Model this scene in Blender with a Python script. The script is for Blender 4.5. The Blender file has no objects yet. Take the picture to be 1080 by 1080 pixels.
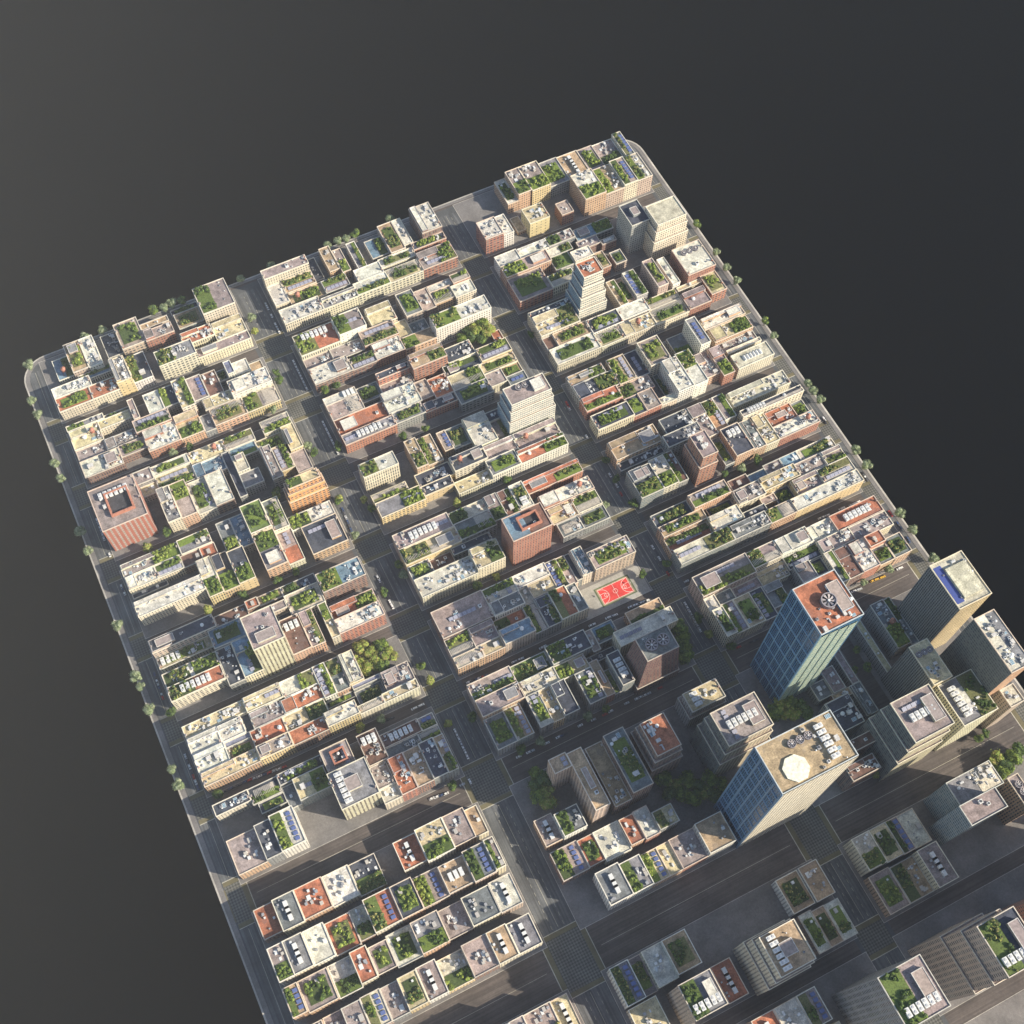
import bpy, math, random
from mathutils import Matrix, Vector
C = bpy.context.scene
COL = C.collection
random.seed(7)

# ------------------------------------------------------------------ camera
FPX, PITCH, ROLL, YAW, CAMH = 1303.34, 0.45862, 0.018368, 0.476524, 1000.0
cd = bpy.data.cameras.new('camera'); cam = bpy.data.objects.new('camera', cd); COL.objects.link(cam)
cd.sensor_width = 36.0; cd.lens = FPX / 1080.0 * 36.0; cd.clip_start = 5; cd.clip_end = 40000
cam.matrix_world = Matrix.Translation((0, 0, CAMH)) @ Matrix.Rotation(-YAW, 4, 'Z') @ Matrix.Rotation(PITCH, 4, 'X') @ Matrix.Rotation(ROLL, 4, 'Z')
C.camera = cam

# ------------------------------------------------------------------ light
SUN_AZ = math.radians(-38.5)      # direction towards the sun, from +x
SUN_EL = math.radians(29.0)
w = bpy.data.worlds.new('World'); C.world = w; w.use_nodes = True
nt = w.node_tree; bg = nt.nodes['Background']
sky = nt.nodes.new('ShaderNodeTexSky'); sky.sky_type = 'NISHITA'; sky.sun_disc = False
sky.sun_elevation = SUN_EL; sky.sun_rotation = math.atan2(math.cos(SUN_AZ), math.sin(SUN_AZ))
sky.air_density = 1.0; sky.dust_density = 1.2
nt.links.new(sky.outputs[0], bg.inputs[0]); bg.inputs[1].default_value = 0.105
sd = bpy.data.lights.new('sun', 'SUN'); sd.energy = 5.0; sd.angle = math.radians(0.5); sd.color = (1.0, 0.885, 0.70)
sun = bpy.data.objects.new('sun', sd); COL.objects.link(sun)
tos = Vector((math.cos(SUN_AZ) * math.cos(SUN_EL), math.sin(SUN_AZ) * math.cos(SUN_EL), math.sin(SUN_EL)))
sun.rotation_euler = tos.to_track_quat('Z', 'Y').to_euler()
C.view_settings.view_transform = 'Standard'; C.view_settings.look = 'None'
C.view_settings.exposure = 0.70; C.view_settings.gamma = 1.0; C.view_settings.use_curve_mapping = False
C.render.engine = 'CYCLES'
C.cycles.max_bounces = 5; C.cycles.diffuse_bounces = 3; C.cycles.glossy_bounces = 2
C.cycles.use_denoising = True

BACK = 0.001; HAZE = 0.000032

# ------------------------------------------------------------------ mesh helpers
class MB:
    def __init__(s): s.v = []; s.f = []; s.c = []; s.uv = []; s.m = []
    def face(s, pts, col, uv=None, m=0):
        i = len(s.v); s.v.extend(pts); s.f.append(tuple(range(i, i + len(pts)))); s.c.append(col)
        s.uv.append(uv if uv else [(p[0], p[1]) for p in pts]); s.m.append(m)
    def top(s, x0, y0, x1, y1, z, col, m=0):
        s.face([(x0, y0, z), (x1, y0, z), (x1, y1, z), (x0, y1, z)], col, None, m)
    def sides(s, x0, y0, x1, y1, z0, z1, cols, m=0, t=(0, 0, 0, 0)):
        # cols: one colour or (south, east, north, west); t = outward offsets of the foot
        if isinstance(cols[0], (int, float)): cols = (cols,) * 4
        a, b, c, d = (x0, y0), (x1, y0), (x1, y1), (x0, y1)
        A = (x0 - t[3], y0 - t[0]); B = (x1 + t[1], y0 - t[0]); Cc = (x1 + t[1], y1 + t[2]); D = (x0 - t[3], y1 + t[2])
        u = 0.0
        for k, (p, q, P, Q) in enumerate(((a, b, A, B), (b, c, B, Cc), (c, d, Cc, D), (d, a, D, A))):
            L = math.hypot(q[0] - p[0], q[1] - p[1])
            s.face([(P[0], P[1], z0), (Q[0], Q[1], z0), (q[0], q[1], z1), (p[0], p[1], z1)], cols[k],
                   [(0, z0), (L, z0), (L, z1), (0, z1)], m)
    def box(s, x0, y0, z0, x1, y1, z1, col, m=0, bottom=False):
        s.sides(x0, y0, x1, y1, z0, z1, col, m); 
        cc = col if isinstance(col[0], (int, float)) else col[0]
        s.top(x0, y0, x1, y1, z1, cc, m)
        if bottom: s.face([(x0, y0, z0), (x0, y1, z0), (x1, y1, z0), (x1, y0, z0)], cc, None, m)
    def ring(s, x0, y0, x1, y1, z0, z1, t, col, m=0):
        s.sides(x0, y0, x1, y1, z0, z1, col, m)
        X0, Y0, X1, Y1 = x0 + t, y0 + t, x1 - t, y1 - t
        for (p, q, P, Q) in (((x0, y0), (x1, y0), (X0, Y0), (X1, Y0)), ((x1, y0), (x1, y1), (X1, Y0), (X1, Y1)),
                             ((x1, y1), (x0, y1), (X1, Y1), (X0, Y1)), ((x0, y1), (x0, y0), (X0, Y1), (X0, Y0))):
            s.face([(p[0], p[1], z1), (q[0], q[1], z1), (Q[0], Q[1], z1), (P[0], P[1], z1)], col, None, m)
            s.face([(P[0], P[1], z1), (Q[0], Q[1], z1), (Q[0], Q[1], z0), (P[0], P[1], z0)], col, None, m)
    def cyl(s, cx, cy, z0, z1, r0, r1, n, col, m=0, cap=True, ph=0.0):
        P0 = [(cx + r0 * math.cos(ph + 2 * math.pi * i / n), cy + r0 * math.sin(ph + 2 * math.pi * i / n), z0) for i in range(n)]
        P1 = [(cx + r1 * math.cos(ph + 2 * math.pi * i / n), cy + r1 * math.sin(ph + 2 * math.pi * i / n), z1) for i in range(n)]
        for i in range(n):
            j = (i + 1) % n; s.face([P0[i], P0[j], P1[j], P1[i]], col, None, m)
        if cap: s.face(P1, col, None, m)
    def beam(s, p, q, r, col, m=0):
        p, q = Vector(p), Vector(q); d = (q - p).normalized()
        a = d.orthogonal().normalized() * r; b = d.cross(a.normalized()) * r
        c4 = [a + b, b - a, -a - b, a - b]
        for i in range(4):
            j = (i + 1) % 4
            s.face([tuple(p + c4[i]), tuple(p + c4[j]), tuple(q + c4[j]), tuple(q + c4[i])], col, None, m)
    def add(s, o):
        i = len(s.v); s.v += o.v; s.f += [tuple(k + i for k in f) for f in o.f]; s.c += o.c; s.uv += o.uv; s.m += o.m
    def mesh(s, name, mats):
        me = bpy.data.meshes.new(name); me.from_pydata(s.v, [], s.f)
        uv = me.uv_layers.new(name='uv'); flat = []
        for u in s.uv:
            for p in u: flat += [p[0], p[1]]
        uv.data.foreach_set('uv', flat)
        at = me.attributes.new('col', 'FLOAT_COLOR', 'CORNER'); fc = []
        for f, c in zip(s.f, s.c): fc += [c[0], c[1], c[2], 1.0] * len(f)
        at.data.foreach_set('color', fc)
        for m in mats: me.materials.append(m)
        if len(mats) > 1: me.polygons.foreach_set('material_index', s.m)
        me.update(); return me
    def build(s, name, mats, parent=None, loc=None):
        if not isinstance(mats, (list, tuple)): mats = [mats]
        return link(name, s.mesh(name, mats), parent, loc)

def link(name, me, parent=None, loc=None, rz=0.0, sc=None):
    o = bpy.data.objects.new(name, me); COL.objects.link(o)
    if parent is not None: o.parent = parent
    if loc is not None: o.location = loc
    if rz: o.rotation_euler = (0, 0, rz)
    if sc: o.scale = sc
    return o
def thing(name, label, cat, loc=(0, 0, 0), group=None):
    o = link(name, None, None, loc); tag(o, label, cat, group); return o
def tag(o, label, cat, group=None):
    o['label'] = label; o['category'] = cat
    if group: o['group'] = group
    return o
def struct(o, kind='structure'): o['kind'] = kind; return o
def vary(c, a=0.06, h=0.02):
    k = 1 + random.uniform(-a, a)
    return tuple(max(0.01, min(0.9, x * k * (1 + random.uniform(-h, h)))) for x in c)

# ------------------------------------------------------------------ materials
def newmat(name):
    m = bpy.data.materials.new(name); m.use_nodes = True; n = m.node_tree; n.nodes.clear()
    out = n.nodes.new('ShaderNodeOutputMaterial'); b = n.nodes.new('ShaderNodeBsdfPrincipled')
    n.links.new(b.outputs[0], out.inputs[0]); b.inputs['Roughness'].default_value = 0.8
    return m, n, b
class NG:
    def __init__(s, n): s.n = n
    def node(s, t, **k):
        x = s.n.nodes.new(t)
        for a, b in k.items(): setattr(x, a, b)
        return x
    def put(s, sock, v):
        if isinstance(v, bpy.types.NodeSocket): s.n.links.new(v, sock)
        else: sock.default_value = v
    def math(s, op, a, b=None, c=None):
        x = s.node('ShaderNodeMath', operation=op); s.put(x.inputs[0], a)
        if b is not None: s.put(x.inputs[1], b)
        if c is not None: s.put(x.inputs[2], c)
        return x.outputs[0]
    def noise(s, vec, scale, detail=3.0, rough=0.6):
        x = s.node('ShaderNodeTexNoise'); s.put(x.inputs['Vector'], vec); x.inputs['Scale'].default_value = scale
        x.inputs['Detail'].default_value = detail; x.inputs['Roughness'].default_value = rough
        return x.outputs['Fac']
    def ramp(s, v, a, b, lo=0.0, hi=1.0):
        x = s.node('ShaderNodeMapRange'); s.put(x.inputs[0], v)
        for i, q in zip((1, 2, 3, 4), (a, b, lo, hi)): x.inputs[i].default_value = q
        return x.outputs[0]
    def mix(s, f, a, b, mode='MIX'):
        x = s.node('ShaderNodeMix', data_type='RGBA', blend_type=mode)
        s.put(x.inputs[0], f); s.put(x.inputs[6], a); s.put(x.inputs[7], b); return x.outputs[2]
    def attr(s, name='col'): return s.node('ShaderNodeAttribute', attribute_name=name).outputs['Color']
    def scale(s, col, f):
        x = s.node('ShaderNodeVectorMath', operation='SCALE'); s.put(x.inputs[0], col); s.put(x.inputs[3], f); return x.outputs[0]
    def world(s): return s.node('ShaderNodeNewGeometry').outputs['Position']
    def uv(s):
        x = s.node('ShaderNodeUVMap'); x.uv_map = 'uv'
        y = s.node('ShaderNodeSeparateXYZ'); s.n.links.new(x.outputs[0], y.inputs[0]); return y.outputs[0], y.outputs[1]

def mat_paint(name, rough=0.75, amp=0.25, sc=0.5, metal=0.0):
    m, n, b = newmat(name); g = NG(n)
    f = g.noise(g.world(), sc, 3); k = g.ramp(f, 0.3, 0.7, 1 - amp, 1 + amp)
    n.links.new(g.scale(g.attr(), k), b.inputs['Base Color']); b.inputs['Roughness'].default_value = rough
    b.inputs['Metallic'].default_value = metal
    return m
def mat_roof(name):
    m, n, b = newmat(name); g = NG(n); p = g.world()
    f1 = g.noise(p, 0.16, 4, 0.65); f2 = g.noise(p, 0.9, 3, 0.7); f3 = g.noise(p, 0.06, 2)
    k = g.math('MULTIPLY', g.ramp(f1, 0.34, 0.66, 0.60, 1.28), g.ramp(f2, 0.32, 0.68, 0.70, 1.28))
    c = g.scale(g.attr(), k)
    stain = g.ramp(g.math('MULTIPLY', f1, g.ramp(f3, 0.4, 0.6)), 0.42, 0.52)
    c = g.mix(g.math('MULTIPLY', stain, 0.35), c, (0.10, 0.10, 0.11, 1))
    n.links.new(c, b.inputs['Base Color']); b.inputs['Roughness'].default_value = 0.9
    return m
def mat_wall(name, pu=3.0, pv=3.4, wu=0.5, wv=0.55, glass=(0.075, 0.085, 0.10), rough=0.8, rnd=0.5, ledge=0.12, metal=0.0):
    # punched windows on a grid given by the wall's own metres
    m, n, b = newmat(name); g = NG(n); u, v = g.uv(); p = g.world()
    fu = g.math('FRACT', g.math('DIVIDE', u, pu)); fv = g.math('FRACT', g.math('DIVIDE', v, pv))
    mu = g.math('LESS_THAN', g.math('ABSOLUTE', g.math('SUBTRACT', fu, 0.5)), wu / 2)
    mv = g.math('LESS_THAN', g.math('ABSOLUTE', g.math('SUBTRACT', fv, 0.5)), wv / 2)
    win = g.math('MULTIPLY', mu, mv)
    cid = g.node('ShaderNodeCombineXYZ')
    g.put(cid.inputs[0], g.math('FLOOR', g.math('DIVIDE', u, pu))); g.put(cid.inputs[1], g.math('FLOOR', g.math('DIVIDE', v, pv)))
    wn = g.node('ShaderNodeTexWhiteNoise', noise_dimensions='3D'); n.links.new(cid.outputs[0], wn.inputs[0])
    glassc = g.mix(g.math('MULTIPLY', g.math('GREATER_THAN', wn.outputs[0], 0.72), rnd), (*glass, 1), (0.34, 0.34, 0.30, 1))
    led = g.math('LESS_THAN', fv, ledge)
    k = g.math('MULTIPLY', g.ramp(g.noise(p, 0.12, 4), 0.3, 0.7, 0.82, 1.14), g.ramp(g.noise(p, 1.3, 2), 0.3, 0.7, 0.92, 1.08))
    base = g.scale(g.attr(), k); base = g.mix(g.math('MULTIPLY', led, 0.30), base, (0.62, 0.60, 0.55, 1))
    c = g.mix(win, base, glassc); n.links.new(c, b.inputs['Base Color'])
    g.put(b.inputs['Roughness'], g.ramp(win, 0, 1, rough, 0.22)); b.inputs['Metallic'].default_value = metal
    return m
def mat_ground(name, base, kind='asphalt'):
    m, n, b = newmat(name); g = NG(n); p = g.world()
    f1 = g.noise(p, 0.045, 4, 0.6); f2 = g.noise(p, 0.5, 3, 0.7)
    k = g.math('MULTIPLY', g.ramp(f1, 0.3, 0.7, 0.70, 1.30), g.ramp(f2, 0.3, 0.7, 0.85, 1.15))
    if kind == 'avenue':      # tyre-polished streaks along the avenue
        s = g.node('ShaderNodeSeparateXYZ'); n.links.new(p, s.inputs[0]); cc = g.node('ShaderNodeCombineXYZ')
        g.put(cc.inputs[0], s.outputs[0]); g.put(cc.inputs[1], g.math('MULTIPLY', s.outputs[1], 0.02))
        k = g.math('MULTIPLY', k, g.ramp(g.noise(cc.outputs[0], 0.55, 2), 0.35, 0.65, 0.72, 1.45))
    if kind == 'street':
        s = g.node('ShaderNodeSeparateXYZ'); n.links.new(p, s.inputs[0]); cc = g.node('ShaderNodeCombineXYZ')
        g.put(cc.inputs[1], s.outputs[1]); g.put(cc.inputs[0], g.math('MULTIPLY', s.outputs[0], 0.02))
        k = g.math('MULTIPLY', k, g.ramp(g.noise(cc.outputs[0], 0.6, 2), 0.35, 0.65, 0.8, 1.3))
    if kind == 'cobble':      # diamond setts
        mp = g.node('ShaderNodeMapping'); n.links.new(p, mp.inputs[0]); mp.inputs['Rotation'].default_value = (0, 0, 0.7854)
        ch = g.node('ShaderNodeTexChecker'); n.links.new(mp.outputs[0], ch.inputs[0]); ch.inputs['Scale'].default_value = 0.62
        k = g.math('MULTIPLY', k, g.ramp(ch.outputs['Fac'], 0, 1, 0.62, 1.4))
    if kind == 'paving':
        br = g.node('ShaderNodeTexBrick'); n.links.new(p, br.inputs[0]); br.inputs['Scale'].default_value = 0.5
        br.inputs['Color1'].default_value = (1, 1, 1, 1); br.inputs['Color2'].default_value = (.88, .88, .88, 1); br.inputs['Mortar'].default_value = (.6, .6, .6, 1)
        c = g.mix(1.0, g.scale(g.attr() if base is None else base, k), br.outputs['Color'], 'MULTIPLY')
    else:
        c = g.scale(g.attr() if base is None else base, k)
    n.links.new(c, b.inputs['Base Color']); b.inputs['Roughness'].default_value = 0.85
    return m
def mat_leaf(name):
    m, n, b = newmat(name); g = NG(n); p = g.world()
    k = g.ramp(g.noise(p, 0.8, 3, 0.7), 0.3, 0.7, 0.5, 1.3)
    n.links.new(g.scale(g.attr(), k), b.inputs['Base Color']); b.inputs['Roughness'].default_value = 0.7
    b.inputs['Specular IOR Level'].default_value = 0.2
    return m
def mat_glass(name, c1, c2, rough=0.12):
    m, n, b = newmat(name); g = NG(n); u, v = g.uv()
    cid = g.node('ShaderNodeCombineXYZ')
    g.put(cid.inputs[0], g.math('FLOOR', g.math('DIVIDE', u, 1.9))); g.put(cid.inputs[1], g.math('FLOOR', g.math('DIVIDE', v, 3.6)))
    wn = g.node('ShaderNodeTexWhiteNoise', noise_dimensions='3D'); n.links.new(cid.outputs[0], wn.inputs[0])
    fu = g.math('LESS_THAN', g.math('FRACT', g.math('DIVIDE', u, 1.9)), 0.22); fv = g.math('LESS_THAN', g.math('FRACT', g.math('DIVIDE', v, 3.6)), 0.30)
    fr = g.math('MAXIMUM', fu, fv)
    c = g.mix(wn.outputs[0], (*c1, 1), (*c2, 1)); c = g.mix(fr, c, g.attr())
    n.links.new(c, b.inputs['Base Color']); g.put(b.inputs['Roughness'], g.ramp(fr, 0, 1, rough, 0.5))
    b.inputs['Metallic'].default_value = 0.35
    return m

M = {}
M['paint'] = mat_paint('painted_surface'); M['metal'] = mat_paint('painted_metal', 0.45, 0.12, 1.0)
M['trim'] = mat_paint('coping_stone', 0.8, 0.15, 0.3)
M['roof'] = mat_roof('roofing')
M['grid'] = mat_wall('wall_small_windows', 2.6, 3.4, 0.42, 0.50)
M['pairs'] = mat_wall('wall_wide_windows', 3.8, 3.6, 0.60, 0.48)
M['tall'] = mat_wall('wall_tall_windows', 2.2, 5.2, 0.45, 0.72, ledge=0.06)
M['blank'] = mat_wall('wall_few_windows', 5.0, 4.2, 0.22, 0.30)
M['pier'] = mat_wall('wall_vertical_piers', 3.4, 3.2, 0.40, 0.82, glass=(0.10, 0.08, 0.07), ledge=0.0)
M['redpier'] = mat_wall('wall_red_with_pale_piers', 4.3, 3.6, 0.40, 0.80, glass=(0.40, 0.36, 0.33), rnd=0.9, ledge=0.0)
M['fins'] = mat_wall('wall_thin_fins', 1.9, 3.4, 0.5, 0.86, glass=(0.05, 0.055, 0.06), ledge=0.08, rnd=0.15)
M['band'] = mat_wall('wall_ribbon_windows', 2.2, 3.6, 0.78, 0.36, glass=(0.07, 0.13, 0.17), rnd=0.6)
M['glass'] = mat_glass('curtain_glass_blue', (0.008, 0.045, 0.10), (0.03, 0.12, 0.26))
M['glassp'] = mat_glass('curtain_glass_pale', (0.12, 0.30, 0.30), (0.42, 0.55, 0.45), 0.2)
M['leaf'] = mat_leaf('foliage'); M['turf'] = mat_leaf('turf')
M['asphalt'] = mat_ground('asphalt', (0.075, 0.08, 0.085))
M['avenue'] = mat_ground('avenue_asphalt', (0.085, 0.09, 0.095), 'avenue')
M['street'] = mat_ground('street_asphalt', (0.085, 0.072, 0.066), 'street')
M['cobble'] = mat_ground('diamond_setts', (0.095, 0.095, 0.085), 'cobble')
M['band_paint'] = mat_ground('crosswalk_band', (0.13, 0.115, 0.065))
M['line'] = mat_ground('road_paint', (0.42, 0.40, 0.33))
M['pave'] = mat_ground('pavement_slabs', (0.20, 0.19, 0.185), 'paving')
M['edge'] = mat_ground('kerb_stone', (0.42, 0.40, 0.36))
M['plaza'] = mat_ground('plaza_slabs', (0.38, 0.37, 0.34), 'paving')
M['court'] = mat_ground('court_coating', None)

ROOF = dict(s=(.60, .585, .51), y=(.54, .46, .29), r=(.40, .15, .085), d=(.055, .065, .09), m=(.22, .22, .235), p=(.30, .25, .24),
            t=(.42, .31, .20), b=(.16, .25, .33), u=(.17, .10, .08), n=(.16, .09, .07), e=(.17, .19, .195), k=(.36, .29, .26),
            c=(.54, .50, .40), o=(.45, .25, .14), w=(.62, .64, .64), g=(.14, .20, .06), S=(.20,.21,.30), R=(.36, .15, .1))
WALL = dict(c=(.60, .55, .42), w=(.68, .66, .59), b=(.34, .155, .105), o=(.50, .33, .21), n=(.23, .14, .11), e=(.23, .24, .24),
            y=(.58, .46, .25), k=(.46, .36, .29), t=(.42, .18, .12), m=(.30, .30, .30), R=(.37, .135, .10), S=(.58, .53, .40),
            O=(.52, .27, .11), Q=(.62, .60, .52), N=(.17, .085, .075), G=(.11, .26, .42), J=(.13, .28, .44), L=(.46, .40, .29),
            D=(.58, .48, .28), E=(.46, .27, .17), H=(.30, .36, .36))
WNAME = dict(c='cream', w='white', b='red brick', o='orange brick', n='dark brown', e='grey', y='ochre', k='tan', t='terracotta', m='grey',
             R='striped red', S='cream striped', O='stepped orange', Q='white stepped', N='dark brick', G='blue glass', J='blue glass', L='tan stepped',
             D='cream', E='dark slab', H='teal')
RNAME = dict(s='white', y='yellow', r='red', d='slate', m='grey', p='mauve', t='sandy', b='blue', u='brown', n='brown', e='grey', k='pinkish',
             c='cream', o='orange', w='white', g='green', S='solar')
SETW = dict(c=['grid', 'pairs', 'tall', 'grid'], w=['grid', 'blank', 'tall'], b=['pairs', 'grid', 'grid'], o=['pairs', 'tall', 'grid'], n=['pairs', 'tall'],
            e=['grid', 'pairs', 'band'], y=['pairs', 'tall', 'blank'], k=['grid', 'pairs'], t=['grid', 'pairs'], m=['grid'], R=['redpier'],
            S=['pier'], O=['pairs'], Q=['band'], N=['grid'], G=['glass'], J=['glass'], L=['pairs'], D=['fins'], E=['grid'], H=['band'])

# ------------------------------------------------------------------ foliage
LEAFC = [(.055, .095, .024), (.10, .155, .03), (.18, .24, .045), (.26, .31, .07), (.075, .115, .045), (.29, .26, .09), (.05, .08, .03)]
ICO_V = []; ICO_F = []
def _ico():
    t = (1 + 5 ** .5) / 2
    vs = [(-1, t, 0), (1, t, 0), (-1, -t, 0), (1, -t, 0), (0, -1, t), (0, 1, t), (0, -1, -t), (0, 1, -t), (t, 0, -1), (t, 0, 1), (-t, 0, -1), (-t, 0, 1)]
    fs = [(0, 11, 5), (0, 5, 1), (0, 1, 7), (0, 7, 10), (0, 10, 11), (1, 5, 9), (5, 11, 4), (11, 10, 2), (10, 7, 6), (7, 1, 8), (3, 9, 4), (3, 4, 2),
          (3, 2, 6), (3, 6, 8), (3, 8, 9), (4, 9, 5), (2, 4, 11), (6, 2, 10), (8, 6, 7), (9, 8, 1)]
    for v in vs:
        L = math.sqrt(sum(a * a for a in v)); ICO_V.append(tuple(a / L for a in v))
    ICO_F.extend(fs)
_ico()
def blob(mb, cx, cy, cz, r, rz, cols, j=0.3):
    vs = []
    for v in ICO_V:
        k = r * (1 + random.uniform(-j, j)); vs.append((cx + v[0] * k, cy + v[1] * k, cz + v[2] * k * rz))
    for f in ICO_F: mb.face([vs[i] for i in f], vary(random.choice(cols), .25))
def leaves(mb, cx, cy, cz, r, rz, n, cols, size=0.5):
    for _ in range(n):
        d = Vector((random.gauss(0, 1), random.gauss(0, 1), random.gauss(0, 1) + .3)).normalized()
        q = Vector((cx, cy, cz)) + Vector((d.x, d.y, d.z * rz)) * r * random.uniform(.72, 1.12)
        a = Vector((random.gauss(0, 1), random.gauss(0, 1), random.gauss(0, 1))).normalized()
        b = a.orthogonal().normalized() * size * random.uniform(.6, 1.3); a = a * size * random.uniform(.6, 1.3)
        c = vary(random.choice(cols), .35)
        mb.face([tuple(q - a), tuple(q + b), tuple(q + a), tuple(q - b)], c)
def tree_meshes(R, H, pal, seed):
    random.seed(seed)
    cr = MB()
    for _ in range(15):
        a = random.uniform(0, 6.28); d = R * random.uniform(.05, .66); z = H * random.uniform(.48, .88)
        rr = R * random.uniform(.34, .54); blob(cr, math.cos(a) * d, math.sin(a) * d, z, rr, .85, pal, .18)
        leaves(cr, math.cos(a) * d, math.sin(a) * d, z, rr * 1.15, .9, 60, pal, R * .062)
    tr = MB(); bc = (.09, .065, .045); tr.cyl(0, 0, 0, H * .5, .32, .2, 7, bc)
    for k in range(5):
        a = k * 1.26 + .3; tr.beam((0, 0, H * .35), (math.cos(a) * R * .5, math.sin(a) * R * .5, H * .68), .1, bc)
    return cr.mesh('crown', [M['leaf']]), tr.mesh('trunk', [M['paint']])
PALS = [[LEAFC[1], LEAFC[2], LEAFC[4]], [LEAFC[2], LEAFC[3], LEAFC[5]], [LEAFC[0], LEAFC[4], LEAFC[1]], [(.20, .25, .14), (.14, .19, .09), (.26, .30, .18)]]
TREES = [tree_meshes(4.3, 9.5, PALS[i], 50 + i) for i in range(4)] + [tree_meshes(6.5, 13.0, PALS[i % 3], 80 + i) for i in range(3)]
TCOL = ['green', 'bright yellow green', 'dark green', 'grey green', 'broad green', 'broad bright green', 'broad dark green']

# ------------------------------------------------------------------ ground
SU = (-128.0, 540.0, -220.0, 786.0)
def rounded(x0, y0, x1, y1, r, corners):
    pts = []
    for (cx, cy, a0, k) in ((x1 - r, y1 - r, 0, 0), (x0 + r, y1 - r, 90, 1), (x0 + r, y0 + r, 180, 2), (x1 - r, y0 + r, 270, 3)):
        if k in corners:
            for i in range(9): a = math.radians(a0 + i * 11.25); pts.append((cx + r * math.cos(a), cy + r * math.sin(a)))
        else: pts.append(((x1, y1), (x0, y1), (x0, y0), (x1, y0))[k])
    return pts
def slab(name, pts, z0, z1, mat, side=True):
    mb = MB(); c = (.3, .3, .3); n = len(pts)
    mb.face([(x, y, z1) for x, y in pts], c)
    if side:
        for i in range(n):
            a, b = pts[i], pts[(i + 1) % n]; mb.face([(a[0], a[1], z0), (b[0], b[1], z0), (b[0], b[1], z1), (a[0], a[1], z1)][::-1][::-1], c)
    return struct(mb.build(name, mat))
slab('ground', rounded(*SU[:1], SU[2], SU[1], SU[3], 26, (0, 1)), -3.0, 0.0, [M['asphalt']])
def sheet(mb, x0, y0, x1, y1, z): mb.top(x0, y0, x1, y1, z, (.3, .3, .3))
bd = MB(); bd.top(-16000, -16000, 16000, 16000, -4000, (.3, .3, .3))
m_, n_, b_ = newmat('backdrop_cloth'); b_.inputs['Base Color'].default_value = (BACK, BACK, BACK, 1); b_.inputs['Roughness'].default_value = 1.0; b_.inputs['Specular IOR Level'].default_value = 0.0
struct(bd.build('backdrop', m_))
AV = [(-128, -110), (82, 117), (300, 331), (520, 540)]
AVC = [-119, 99.5, 315.5, 530]
ST = [(778, 786), (690, 708), (616, 632), (536, 552), (455, 471), (374, 390), (303, 319), (214, 243), (56, 95), (-22, -5), (-98, -80), (-176, -158)]
BU = [(-106, 82), (117, 300), (331, 520)]
BV = [(708, 778), (632, 690), (552, 616), (471, 536), (390, 455), (319, 374), (243, 303), (95, 214), (-5, 56), (-80, -22), (-158, -98)]
for k, (x0, x1) in enumerate([(-122, -109), (86, 113), (304, 327), (523, 534)]):
    mb = MB(); sheet(mb, x0, -220, x1, 772, .012); struct(mb.build('avenue', M['avenue']))
for j, (y0, y1) in enumerate(ST[1:]):
    for (x0, x1) in BU:
        mb = MB(); sheet(mb, x0, y0 + 3, x1, y1 - 3, .012); struct(mb.build('street', M['street']))
mb = MB(); sheet(mb, 421, 95, 433, 212, .17); struct(mb.build('lane', M['street']))
mb = MB(); sheet(mb, -104, 779.5, 515, 783, .012); struct(mb.build('street', M['street']))
# pavements round the blocks and along the rim of the model, each with its kerb
for i, (x0, x1) in enumerate(BU):
    for j, (y0, y1) in enumerate(BV):
        mb = MB(); mb.box(x0 - 3, y0 - 2.5, 0, x1 + 3, y1 + 2.5, .15, (.3, .3, .3)); struct(mb.build('pavement', M['pave']))
        mb = MB(); mb.ring(x0 - 3.4, y0 - 2.9, x1 + 3.4, y1 + 2.9, 0, .17, .4, (.3, .3, .3)); struct(mb.build('kerb', M['edge']))
mb = MB(); pts = rounded(*SU[:1], SU[2], SU[1], SU[3], 26, (0, 1)); ins = rounded(SU[0] + 5, SU[2], SU[1] - 5, SU[3] - 4, 22, (0, 1))
for i in range(len(pts)):
    a, b, c, d = pts[i], pts[(i + 1) % len(pts)], ins[(i + 1) % len(pts)], ins[i]
    if a[1] < SU[2] + 1 and b[1] < SU[2] + 1: continue
    mb.face([(a[0], a[1], .15), (b[0], b[1], .15), (c[0], c[1], .15), (d[0], d[1], .15)], (.3, .3, .3))
    mb.face([(d[0], d[1], 0), (c[0], c[1], 0), (c[0], c[1], .15), (d[0], d[1], .15)], (.3, .3, .3))
    mb.face([(a[0], a[1], 0), (b[0], b[1], 0), (b[0], b[1], .15), (a[0], a[1], .15)], (.3, .3, .3))
struct(mb.build('pavement', M['pave']))
mb = MB(); q0 = rounded(SU[0] - .3, SU[2], SU[1] + .3, SU[3] + .3, 26.3, (0, 1)); q1 = rounded(SU[0] + 1.0, SU[2], SU[1] - 1.4, SU[3] - .9, 25, (0, 1))
for i in range(len(q0)):
    a, b, c, d = q0[i], q0[(i + 1) % len(q0)], q1[(i + 1) % len(q0)], q1[i]
    if a[1] < SU[2] + 1 and b[1] < SU[2] + 1: continue
    mb.face([(a[0], a[1], .3), (b[0], b[1], .3), (c[0], c[1], .3), (d[0], d[1], .3)], (.3, .3, .3))
    mb.face([(d[0], d[1], .1), (c[0], c[1], .1), (c[0], c[1], .3), (d[0], d[1], .3)], (.3, .3, .3))
    mb.face([(a[0], a[1], -3), (b[0], b[1], -3), (b[0], b[1], .3), (a[0], a[1], .3)], (.3, .3, .3))
struct(mb.build('kerb', M['edge']))
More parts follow.
